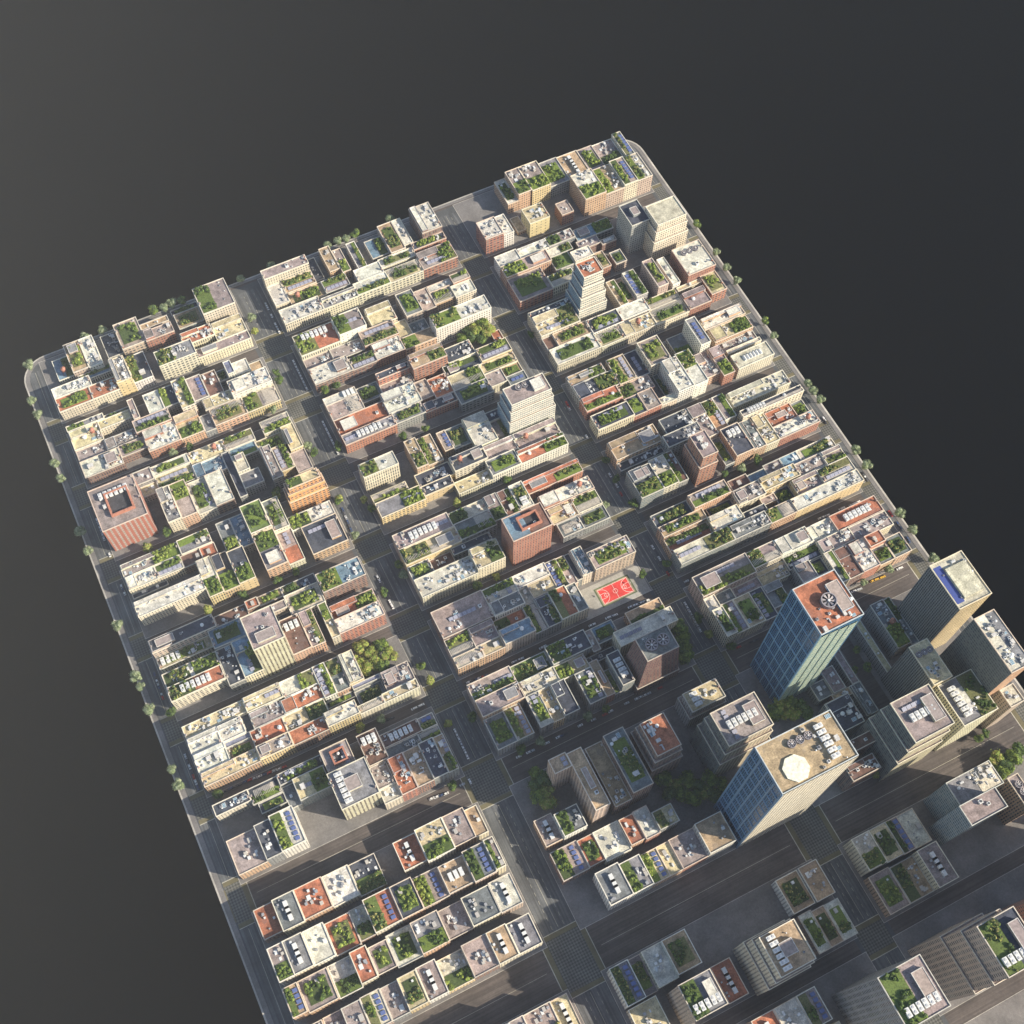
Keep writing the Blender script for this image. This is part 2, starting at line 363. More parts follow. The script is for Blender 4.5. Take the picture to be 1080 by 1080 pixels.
# crossings: setts, bands and stop lines
AVX = [(-122, -109), (85.4, 113.6), (303.4, 327.6), (523.4, 534.5)]
for (x0, x1) in AVX:
    for j, (y0, y1) in enumerate(ST[1:]):
        mb = MB(); sheet(mb, x0, y0 - 1, x1, y1 + 1, .018); struct(mb.build('crossing', M['cobble']))
        mb = MB(); sheet(mb, x0, y0 - 4.5, x1, y0 - 1, .022); sheet(mb, x0, y1 + 1, x1, y1 + 4.5, .022)
        if y1 - y0 > 25: sheet(mb, x0 - 4, y0 + 1, x0, y1 - 1, .022); sheet(mb, x1, y0 + 1, x1 + 4, y1 - 1, .022)
        struct(mb.build('crosswalk', M['band_paint']))
        mb = MB(); sheet(mb, x0, y0 - 5.2, x1, y0 - 4.6, .026); sheet(mb, x0, y1 + 4.6, x1, y1 + 5.2, .026)
        if y1 - y0 > 25: sheet(mb, x0 - 4.8, y0 + 1, x0 - 4.1, y1 - 1, .026); sheet(mb, x1 + 4.1, y0 + 1, x1 + 4.8, y1 - 1, .026)
        struct(mb.build('stop_line', M['line']))
mb = MB()
for (x0, x1) in AVX:
    for j in range(len(ST) - 1):
        ya, yb = ST[j + 1][1] + 7, ST[j][0] - 7
        w_ = x1 - x0
        for t in ((.5,) if w_ < 16 else (.32, .5, .68)):
            x = x0 + w_ * t
            if t == .5: sheet(mb, x - .15, ya, x + .15, yb, .022)
            else:
                y = ya
                while y < yb - 3: sheet(mb, x - .12, y, x + .12, y + 3, .022); y += 7
for (x0, x1) in BU: 
    for y in (229.2, 75.2):
        sheet(mb, x0 + 6, y, x1 - 6, y + .3, .022)
struct(mb.build('lane_marking', M['line']))

# sports court and its plaza
mb = MB(); sheet(mb, 239, 316.5, 302, 343.5, .19); struct(mb.build('plaza', M['plaza']))
ct = thing('basketball_court', 'bright red basketball court with white lines and green border on pale plaza', 'court', (273.5, 329.8, .19))
mb = MB(); mb.box(-17, -9.3, 0, 17, 9.3, .05, (.10, .13, .07)); mb.build('border', M['court'], ct)
mb = MB(); mb.box(-15.6, -8.2, .04, 15.6, 8.2, .09, (.30, .26, .17)); mb.build('apron', M['court'], ct)
mb = MB(); mb.box(-14.5, -7.4, .08, 14.5, 7.4, .12, (.62, .055, .05)); mb.build('playing_surface', M['court'], ct)
mb = MB(); wc = (.80, .66, .62)
def arc(cx, cy, r, a0, a1, n=24, t=.32):
    for i in range(n):
        a = math.radians(a0 + (a1 - a0) * i / n); b = math.radians(a0 + (a1 - a0) * (i + 1) / n)
        mb.face([(cx + (r - t) * math.cos(a), cy + (r - t) * math.sin(a), .13), (cx + r * math.cos(a), cy + r * math.sin(a), .13),
                 (cx + r * math.cos(b), cy + r * math.sin(b), .13), (cx + (r - t) * math.cos(b), cy + (r - t) * math.sin(b), .13)], wc)
arc(0, 0, 2.2, 0, 360); mb.top(-.16, -7.4, .16, 7.4, .126, wc)
for s in (-1, 1):
    arc(s * 13.2, 0, 6.9, 90 if s > 0 else -90, 270 if s > 0 else 90); arc(s * 8.9, 0, 1.9, 0, 360)
    for y in (-2.4, 2.4): mb.top(min(s * 14.2, s * 8.9), y - .15, max(s * 14.2, s * 8.9), y + .15, .134, wc)
    mb.top(s * 8.9 - .15, -2.4, s * 8.9 + .15, 2.4, .138, wc); mb.top(s * 14.2 - .15, -7.2, s * 14.2 + .15, 7.2, .142, wc)
for y in (-7.2, 7.2): mb.top(-14.3, y - .15, 14.3, y + .15, .146, wc)
mb.build('line_marking', M['court'], ct)
for s in (-1, 1):
    mb = MB(); mb.cyl(s * 15.2, 0, 0, 3.2, .1, .1, 6, (.2, .2, .2)); mb.box(s * 14.6 - .08, -.9, 2.9, s * 14.6 + .08, .9, 4.0, (.75, .75, .75)); mb.beam((s * 15.2, 0, 3.1), (s * 14.6, 0, 3.2), .06, (.2, .2, .2))
    mb.build('hoop', M['metal'], ct)

# ------------------------------------------------------------------ roof fittings (shared meshes)
WH = (.68, .69, .68); GR = (.32, .33, .35); DK = (.07, .075, .08)
def me_ac():
    mb = MB(); mb.box(-1.1, -2.2, .3, 1.1, 2.2, 2.1, WH); mb.cyl(0, -1.1, 2.1, 2.3, .6, .6, 12, (.48, .49, .50)); mb.cyl(0, 1.1, 2.1, 2.3, .6, .6, 12, (.48, .49, .50))
    mb.box(-.9, -2, 0, .9, 2, .3, DK); return mb.mesh('air_conditioner', [M['metal']])
def me_unit(c):
    mb = MB(); mb.box(-1, -1, 0, 1, 1, 1.5, c); mb.cyl(.1, 0, 1.5, 1.75, .6, .6, 10, DK); return mb.mesh('ventilation_unit', [M['metal']])
def me_vent():
    mb = MB(); mb.cyl(0, 0, 0, 1.5, .35, .35, 8, GR); mb.cyl(0, 0, 1.5, 1.9, .7, .3, 8, WH); return mb.mesh('roof_vent', [M['metal']])
def me_duct():
    mb = MB(); mb.box(-2.6, -.5, .4, 2.6, .5, 1.3, (.45, .46, .48)); mb.box(2.0, -.5, 0, 2.6, 1.8, 1.3, (.45, .46, .48)); mb.box(-2.4, -.3, 0, -2.1, .3, .4, DK)
    return mb.mesh('duct', [M['metal']])
def me_tank():
    mb = MB(); mb.cyl(0, 0, 0, 1.7, 1.7, 1.7, 16, (.72, .73, .72), 0, False); mb.cyl(0, 0, 1.7, 2.3, 1.7, .2, 16, (.72, .73, .72)); return mb.mesh('water_tank', [M['metal']])
def me_stair():
    mb = MB(); mb.box(-1.6, -2.2, 0, 1.6, 2.2, 2.8, (.45, .43, .40)); mb.box(-1.75, -2.35, 2.8, 1.75, 2.35, 3.05, (.55, .54, .52)); mb.box(-.5, -2.26, 0, .5, -2.2, 2.0, (.08, .07, .07))
    return mb.mesh('stairhead', [M['paint']])
def me_panel():
    mb = MB(); P = [(-1.9, -1.5, .4), (1.9, -1.5, .4), (1.9, 1.5, 1.5), (-1.9, 1.5, 1.5)]
    mb.face(P, (.25, .26, .34)); mb.face([(x, y, z - .15) for x, y, z in P[::-1]], GR)
    for k in range(4):
        a, b = P[k], P[(k + 1) % 4]; mb.face([(a[0], a[1], a[2] - .15), (b[0], b[1], b[2] - .15), b, a], (.6, .6, .62))
    for x in (-.65, .6): mb.beam((x, -1.5, .42), (x, 1.5, 1.52), .04, (.6, .6, .65))
    for x in (-1.7, 1.7): mb.beam((x, 1.3, 0), (x, 1.3, 1.35), .07, GR)
    return mb.mesh('solar_panel', [M['metal']])
def me_sky():
    mb = MB(); mb.box(-1.5, -2, 0, 1.5, 2, .5, WH)
    for k in range(3): mb.top(-1.3, -1.8 + k * 1.25, 1.3, -.75 + k * 1.25, .52, (.18, .30, .38))
    return mb.mesh('skylight', [M['metal']])
def me_arc():
    mb = MB(); n = 6
    for i in range(n):
        a, b = math.pi * i / n, math.pi * (i + 1) / n
        mb.face([(-1.4 * math.cos(a), -2.6, 2.0 * math.sin(a)), (-1.4 * math.cos(b), -2.6, 2.0 * math.sin(b)), (-1.4 * math.cos(b), 2.6, 2.0 * math.sin(b)), (-1.4 * math.cos(a), 2.6, 2.0 * math.sin(a))][::-1], WH)
    for y in (-2.6, 2.6): mb.face([(-1.4 * math.cos(math.pi * i / n), y, 2.0 * math.sin(math.pi * i / n)) for i in range(n + 1)], WH)
    return mb.mesh('arched_skylight', [M['metal']])
def me_fan_house():
    mb = MB(); mb.cyl(0, 0, 0, 1.8, 2.6, 2.6, 20, (.16, .15, .17), 0, False); mb.cyl(0, 0, 1.0, 1.0, 2.45, 2.45, 20, (.05, .05, .05))
    n = 20
    for i in range(n):
        a, b = 2 * math.pi * i / n, 2 * math.pi * (i + 1) / n
        mb.face([(2.25 * math.cos(a), 2.25 * math.sin(a), 1.8), (2.6 * math.cos(a), 2.6 * math.sin(a), 1.8), (2.6 * math.cos(b), 2.6 * math.sin(b), 1.8), (2.25 * math.cos(b), 2.25 * math.sin(b), 1.8)], (.30, .28, .30))
        mb.face([(2.25 * math.cos(a), 2.25 * math.sin(a), 1.0), (2.25 * math.cos(a), 2.25 * math.sin(a), 1.8), (2.25 * math.cos(b), 2.25 * math.sin(b), 1.8), (2.25 * math.cos(b), 2.25 * math.sin(b), 1.0)], (.12, .12, .12))
    return mb.mesh('fan_housing', [M['metal']])
def me_blades():
    mb = MB(); c = (.38, .35, .36); mb.cyl(0, 0, 1.2, 1.75, .5, .4, 10, WH)
    for k in range(8):
        a = k * math.pi / 4; ca, sa = math.cos(a), math.sin(a); cb, sb = math.cos(a + .42), math.sin(a + .42)
        mb.face([(.4 * ca, .4 * sa, 1.35), (2.15 * ca, 2.15 * sa, 1.35), (2.15 * cb, 2.15 * sb, 1.6), (.4 * cb, .4 * sb, 1.5)], c)
    return mb.mesh('fan_blade', [M['metal']])
def me_barrel():
    mb = MB(); c = (.33, .13, .09); mb.cyl(0, 0, 4.2, 7.4, 2.0, 1.95, 14, c, 0, False)
    mb.face([(2.0 * math.cos(-a * .4488), 2.0 * math.sin(-a * .4488), 4.2) for a in range(14)], c); return mb.mesh('barrel', [M['paint']])
def me_cone():
    mb = MB(); mb.cyl(0, 0, 7.35, 8.9, 2.25, .1, 14, (.38, .17, .12)); return mb.mesh('cone_roof', [M['paint']])
def me_tleg():
    mb = MB(); mb.beam((1.9, 1.9, 0), (1.2, 1.2, 4.3), .16, (.20, .10, .08)); mb.beam((1.9, 1.9, .1), (-1.4, 1.4, 3.2), .07, (.20, .10, .08)); return mb.mesh('leg', [M['paint']])
F = dict(ac=me_ac(), u1=me_unit(WH), u2=me_unit(GR), u3=me_unit((.5, .47, .42)), vent=me_vent(), duct=me_duct(), tank=me_tank(), stair=me_stair(), panel=me_panel(),
         sky=me_sky(), arc=me_arc(), fan=me_fan_house(), blade=me_blades(), barrel=me_barrel(), cone=me_cone(), leg=me_tleg())

def sub(code, w, d):
    m = 0.9; W, D = w / 2 - m, d / 2 - m
    x0, x1, y0, y1 = -W, W, -D, D
    p = code
    if 'N' in p: y0 = .05 * D
    if 'S' in p: y1 = -.05 * D
    if 'E' in p: x0 = .08 * W
    if 'W' in p: x1 = -.08 * W
    if p == 'C': x0, x1, y0, y1 = -W * .78, W * .78, -D * .72, D * .72
    return x0, y0, x1, y1
LITE = [0]
def fit(name, me, par, x, y, z, rz=0, sc=1.0):
    return link(name, me, par, (x, y, z), rz, (sc, sc, sc) if not isinstance(sc, tuple) else sc)
class Sink:      # collects the fittings of merged buildings
    pass

def garden(par, x0, y0, x1, y1, z, big=False, into=None, ox=0, oy=0):
    area = (x1 - x0) * (y1 - y0)
    if area < 6: return
    lawn = random.choice([(.085, .125, .035), (.12, .17, .045), (.07, .10, .035), (.17, .175, .075), (.15, .21, .045)])
    mb = MB(); mb.box(x0 + ox, y0 + oy, z, x1 + ox, y1 + oy, z + .45, vary(lawn, .15))
    sh = MB(); pal = random.choice([[LEAFC[0], LEAFC[1], LEAFC[2]], [LEAFC[1], LEAFC[2], LEAFC[3]], [LEAFC[0], LEAFC[4], LEAFC[1], LEAFC[5]], [LEAFC[0], LEAFC[6], LEAFC[1]]])
    n = max(4, min(46, int(area / random.uniform(3.8, 8))))
    cl = [(random.uniform(x0 + 1, x1 - 1), random.uniform(y0 + 1, y1 - 1)) for _ in range(max(2, n // 5))]
    for _ in range(n):
        cx, cy = random.choice(cl); r = random.uniform(.8, 1.9) * (1.25 if big else 1)
        x = min(max(random.gauss(cx, 2.6), x0 + .8), x1 - .8); y = min(max(random.gauss(cy, 2.0), y0 + .8), y1 - .8)
        blob(sh, x + ox, y + oy, z + .5 + r * .75, r, .95, pal); leaves(sh, x + ox, y + oy, z + .6 + r * .8, r * 1.1, .95, 9, pal, .32)
    if into is not None: into['turf'].add(mb); into['leaf'].add(sh); return
    bed = mb.build('roof_garden', M['turf'], par); sh.build('shrub_foliage', M['leaf'], bed)

def fittings(par, w, d, z, feats, seedcol, into=None, ox=0, oy=0):
    def put(name, key, x, y, rz=0, sc=1.0):
        if into is None: return fit(name, F[key], par, x, y, z, rz, sc)
        s = sc if isinstance(sc, tuple) else (sc, sc, sc)
        col = {'ac': WH, 'u1': WH, 'u2': GR, 'u3': (.5, .47, .42), 'tank': WH, 'panel': (.11, .15, .33), 'sky': WH, 'stair': (.45, .43, .4)}.get(key, GR)
        hx = {'ac': 1.1, 'panel': 1.8, 'stair': 1.6, 'sky': 1.5}.get(key, .9) * s[0]; hy = {'ac': 2.2, 'panel': 1.4, 'stair': 2.2, 'sky': 2}.get(key, .9) * s[1]
        into['metal'].box(ox + x - hx, oy + y - hy, z, ox + x + hx, oy + y + hy, z + {'sky': .5, 'panel': 1.0}.get(key, 2.0) * s[2], col)
    for ft in feats:
        k = ft[0]; pos = ft[1:]; nfix = 0
        if pos and pos[0].isdigit(): nfix = int(pos[0]); pos = pos[1:]
        if ft == 'B':
            if into is None:
                mb = MB(); mb.box(-w * .22, -d * .36, z, w * .38, d * .30, z + 2.2, (.60, .58, .44)); mb.build('terrace', M['roof'], par)
                mb = MB(); mb.top(-w * .46, -d * .40, -w * .24, d * .42, z + .12, (.06, .09, .30)); mb.build('pool', M['metal'], par)
            continue
        if ft in ('court', 'taper', 'octC') or ft.startswith('step'): continue
        x0, y0, x1, y1 = sub(pos, w, d); W, D = x1 - x0, y1 - y0
        if W < 1.5 or D < 1.5: continue
        cx, cy = (x0 + x1) / 2, (y0 + y1) / 2
        if k == 'g': garden(par, x0, y0, x1, y1, z, False, into, ox, oy)
        elif k in 'sbydcenrokm' and k not in 'k' and pos and not (k in 'n' and pos == ''):
            mb = MB(); X0, Y0, X1, Y1 = x0, y0, x1, y1
            if pos == 'C': X0, Y0, X1, Y1 = x0 * .8, y0 * .8, x1 * .8, y1 * .8
            mb.box(X0 + ox, Y0 + oy, z, X1 + ox, Y1 + oy, z + .25, vary(ROOF.get(k, ROOF['s'])))
            if into is not None: into['roof'].add(mb)
            else: mb.build('terrace', M['roof'], par)
        elif k == 't':
            q = random.random(); sc = random.uniform(.8, 1.15)
            if q < .34: put('water_tank', 'tank', cx + random.uniform(-.2, .2) * W, cy, 0, sc)
            elif q < .7: put('stairhead', 'stair', cx + random.uniform(-.2, .2) * W, cy, random.choice([0, 1.5708]), sc)
            else: put('ventilation_unit', 'u1', cx + random.uniform(-.2, .2) * W, cy, 0, sc * 1.4)
        elif k == 'v':
            for _ in range(2 if W * D < 120 else 4):
                key, nm = random.choice([('vent', 'roof_vent'), ('u2', 'ventilation_unit'), ('u1', 'ventilation_unit')])
                put(nm, key, random.uniform(x0 + 1, x1 - 1), random.uniform(y0 + 1, y1 - 1), 0, random.uniform(.55, 1.0))
        elif k == 'k':
            n = max(3, min(11, int(W * D / 19)))
            for _ in range(n):
                key, nm, s = random.choice([('u1', 'ventilation_unit', 1.0), ('u2', 'ventilation_unit', 1.1), ('u3', 'ventilation_unit', 1.2), ('ac', 'air_conditioner', .7), ('duct', 'duct', .8),
                                            ('vent', 'roof_vent', 1.0), ('sky', 'skylight', .9), ('stair', 'stairhead', .75), ('tank', 'water_tank', .7)])
                put(nm, key, random.uniform(x0 + 1.2, max(x0 + 1.3, x1 - 1.2)), random.uniform(y0 + 1.2, max(y0 + 1.3, y1 - 1.2)), random.choice([0, 1.5708]), s * random.uniform(.7, 1.25))
        elif k in 'AHSF':
            key, nm, pitch, fl = {'A': ('ac', 'air_conditioner', 3.1, 2.4), 'H': ('arc', 'arched_skylight', 3.4, 2.8), 'S': ('panel', 'solar_panel', 4.2, 1.7), 'F': ('fan', 'fan', 5.8, 2.8)}[k]
            hor = W >= D; L = max(W, D); n = max(1, min(6 if k != 'F' else 3, int(L / pitch)))
            sc = 1.0
            if k == 'A': sc = max(.7, min(1.45, min(W, D) / 5.2)); n = max(2, min(6, int(L / (pitch * sc))))
            if k == 'F':
                hor = True if nfix else hor; L = W if hor else D; n = nfix or min(n, 3); sc = min(2.3 if nfix and nfix < 3 else 1.15, min(W, D) / 5.4, L / n / 5.4)
            elif k != 'A' and min(W, D) < fl * 2: sc = max(.55, min(W, D) / (fl * 2))
            for i in range(n):
                tt = (i + .5 - n / 2) * pitch * sc if k != 'F' else (i + .5 - n / 2) * min(L / n, 5.7 * sc)
                X, Y = (cx + tt, cy) if hor else (cx, cy + tt)
                if k == 'F':
                    if into is None:
                        o = put('cooling_fan', 'fan', X, Y, 0, sc); link('fan_blade', F['blade'], o)
                else: put(nm, key, X, Y, 0 if (hor or k == 'S') else 1.5708, sc)
        elif k == 'p':
            fx = .62 if pos != 'C' else .5; bx0, bx1, by0, by1 = cx - W * fx / 2, cx + W * fx / 2, cy - D * fx / 2, cy + D * fx / 2
            hh = random.uniform(2.6, 3.6)
            mb = MB(); mb.sides(bx0 + ox, by0 + oy, bx1 + ox, by1 + oy, z, z + hh, vary(seedcol, .15)); mb.ring(bx0 + ox - .2, by0 + oy - .2, bx1 + ox + .2, by1 + oy + .2, z + hh - .15, z + hh + .3, .5, (.55, .53, .50))
            mb.top(bx0 + ox, by0 + oy, bx1 + ox, by1 + oy, z + hh, vary(random.choice([ROOF['m'], ROOF['p'], ROOF['s'], ROOF['k']])))
            if into is not None: into['metal'].add(mb)
            else: mb.build('penthouse', M['paint'], par)
        elif k == 'P':
            mb = MB(); hor = W >= D; c = (.50, .47, .42)
            mb.top(x0 + ox, y0 + oy, x1 + ox, y1 + oy, z + .06, vary((.42, .38, .33)))
            n = int((W if hor else D) / 1.3)
            for i in range(n):
                t = (i + .5) * 1.3
                if hor: mb.box(x0 + t - .18 + ox, y0 + D * .15 + oy, z + 2.2, x0 + t + .18 + ox, y1 - D * .15 + oy, z + 2.45, c)
                else: mb.box(x0 + W * .15 + ox, y0 + t - .18 + oy, z + 2.2, x1 - W * .15 + ox, y0 + t + .18 + oy, z + 2.45, c)
            for (X, Y) in ((x0 + .15 * W, y0 + .15 * D), (x1 - .15 * W, y0 + .15 * D), (x0 + .15 * W, y1 - .15 * D), (x1 - .15 * W, y1 - .15 * D)):
                mb.box(X - .12 + ox, Y - .12 + oy, z, X + .12 + ox, Y + .12 + oy, z + 2.2, c)
            if into is not None: into['metal'].add(mb)
            else: mb.build('pergola', M['paint'], par)
        elif k == 'w' and into is None:
            o = link('water_tower', None, par, (cx, cy, z), 0, (1.1, 1.1, 1.1))
            link('barrel', F['barrel'], o); link('cone_roof', F['cone'], o)
            for q in range(4): link('leg', F['leg'], o, (0, 0, 0), q * math.pi / 2)

TERR = []
def shell(x0, y0, x1, y1, h, wc, rc, feats, code):
    """walls, roof deck, parapet as MBs in local coordinates, plus the material of the walls"""
    w, d = x1 - x0, y1 - y0; X, Y = w / 2, d / 2
    tiers = next((int(f[4:]) for f in feats if f.startswith('step')), 0)
    TERR.clear(); wall, roof, par = MB(), MB(), MB(); pc = tuple(min(.80, a * .45 + k_) for a, k_ in zip(wc, (.43, .41, .35)))
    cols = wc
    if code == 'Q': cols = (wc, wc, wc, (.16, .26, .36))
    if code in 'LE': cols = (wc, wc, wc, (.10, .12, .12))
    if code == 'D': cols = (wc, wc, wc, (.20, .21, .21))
    ph = .9
    if 'taper' in feats:
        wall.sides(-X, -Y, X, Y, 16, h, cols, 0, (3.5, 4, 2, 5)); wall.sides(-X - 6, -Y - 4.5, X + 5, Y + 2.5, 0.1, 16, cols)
        tm = MB(); tm.ring(-X - 6, -Y - 4.5, X + 5, Y + 2.5, 15.9, 16, 6.5, ROOF['p']); TERR.append(('terrace', 'roof', tm)); tm = MB(); tm.ring(-X - 6.2, -Y - 4.7, X + 5.2, Y + 2.7, 15.6, 16.8, .6, pc); TERR.append(('cornice', 'trim', tm))
    elif tiers:
        fr = {2: [.68, 1], 3: [.56, .82, 1], 4: [.34, .58, .80, 1]}[tiers]; z0 = .1; o = (tiers - 1) * 1.7
        for i, q in enumerate(fr):
            e = o - i * 1.7; z1 = h * q
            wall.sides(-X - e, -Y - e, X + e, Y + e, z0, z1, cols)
            if i < tiers - 1:
                tm = MB(); tm.ring(-X - e, -Y - e, X + e, Y + e, z1 - .35, z1 - .3, 2.2, ROOF['k']); TERR.append(('terrace', 'roof', tm))
                tm = MB(); tm.ring(-X - e - .15, -Y - e - .15, X + e + .15, Y + e + .15, z1 - .5, z1 + .5, .55, pc); TERR.append(('cornice', 'trim', tm))
            z0 = z1 - .4
    else:
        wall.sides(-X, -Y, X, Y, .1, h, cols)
    roof.top(-X + .2, -Y + .2, X - .2, Y - .2, h, rc)
    par.ring(-X - .12, -Y - .12, X + .12, Y + .12, h - .35, h + ph, .62, pc)
    return wall, roof, par

def place_words(u, v):
    pass

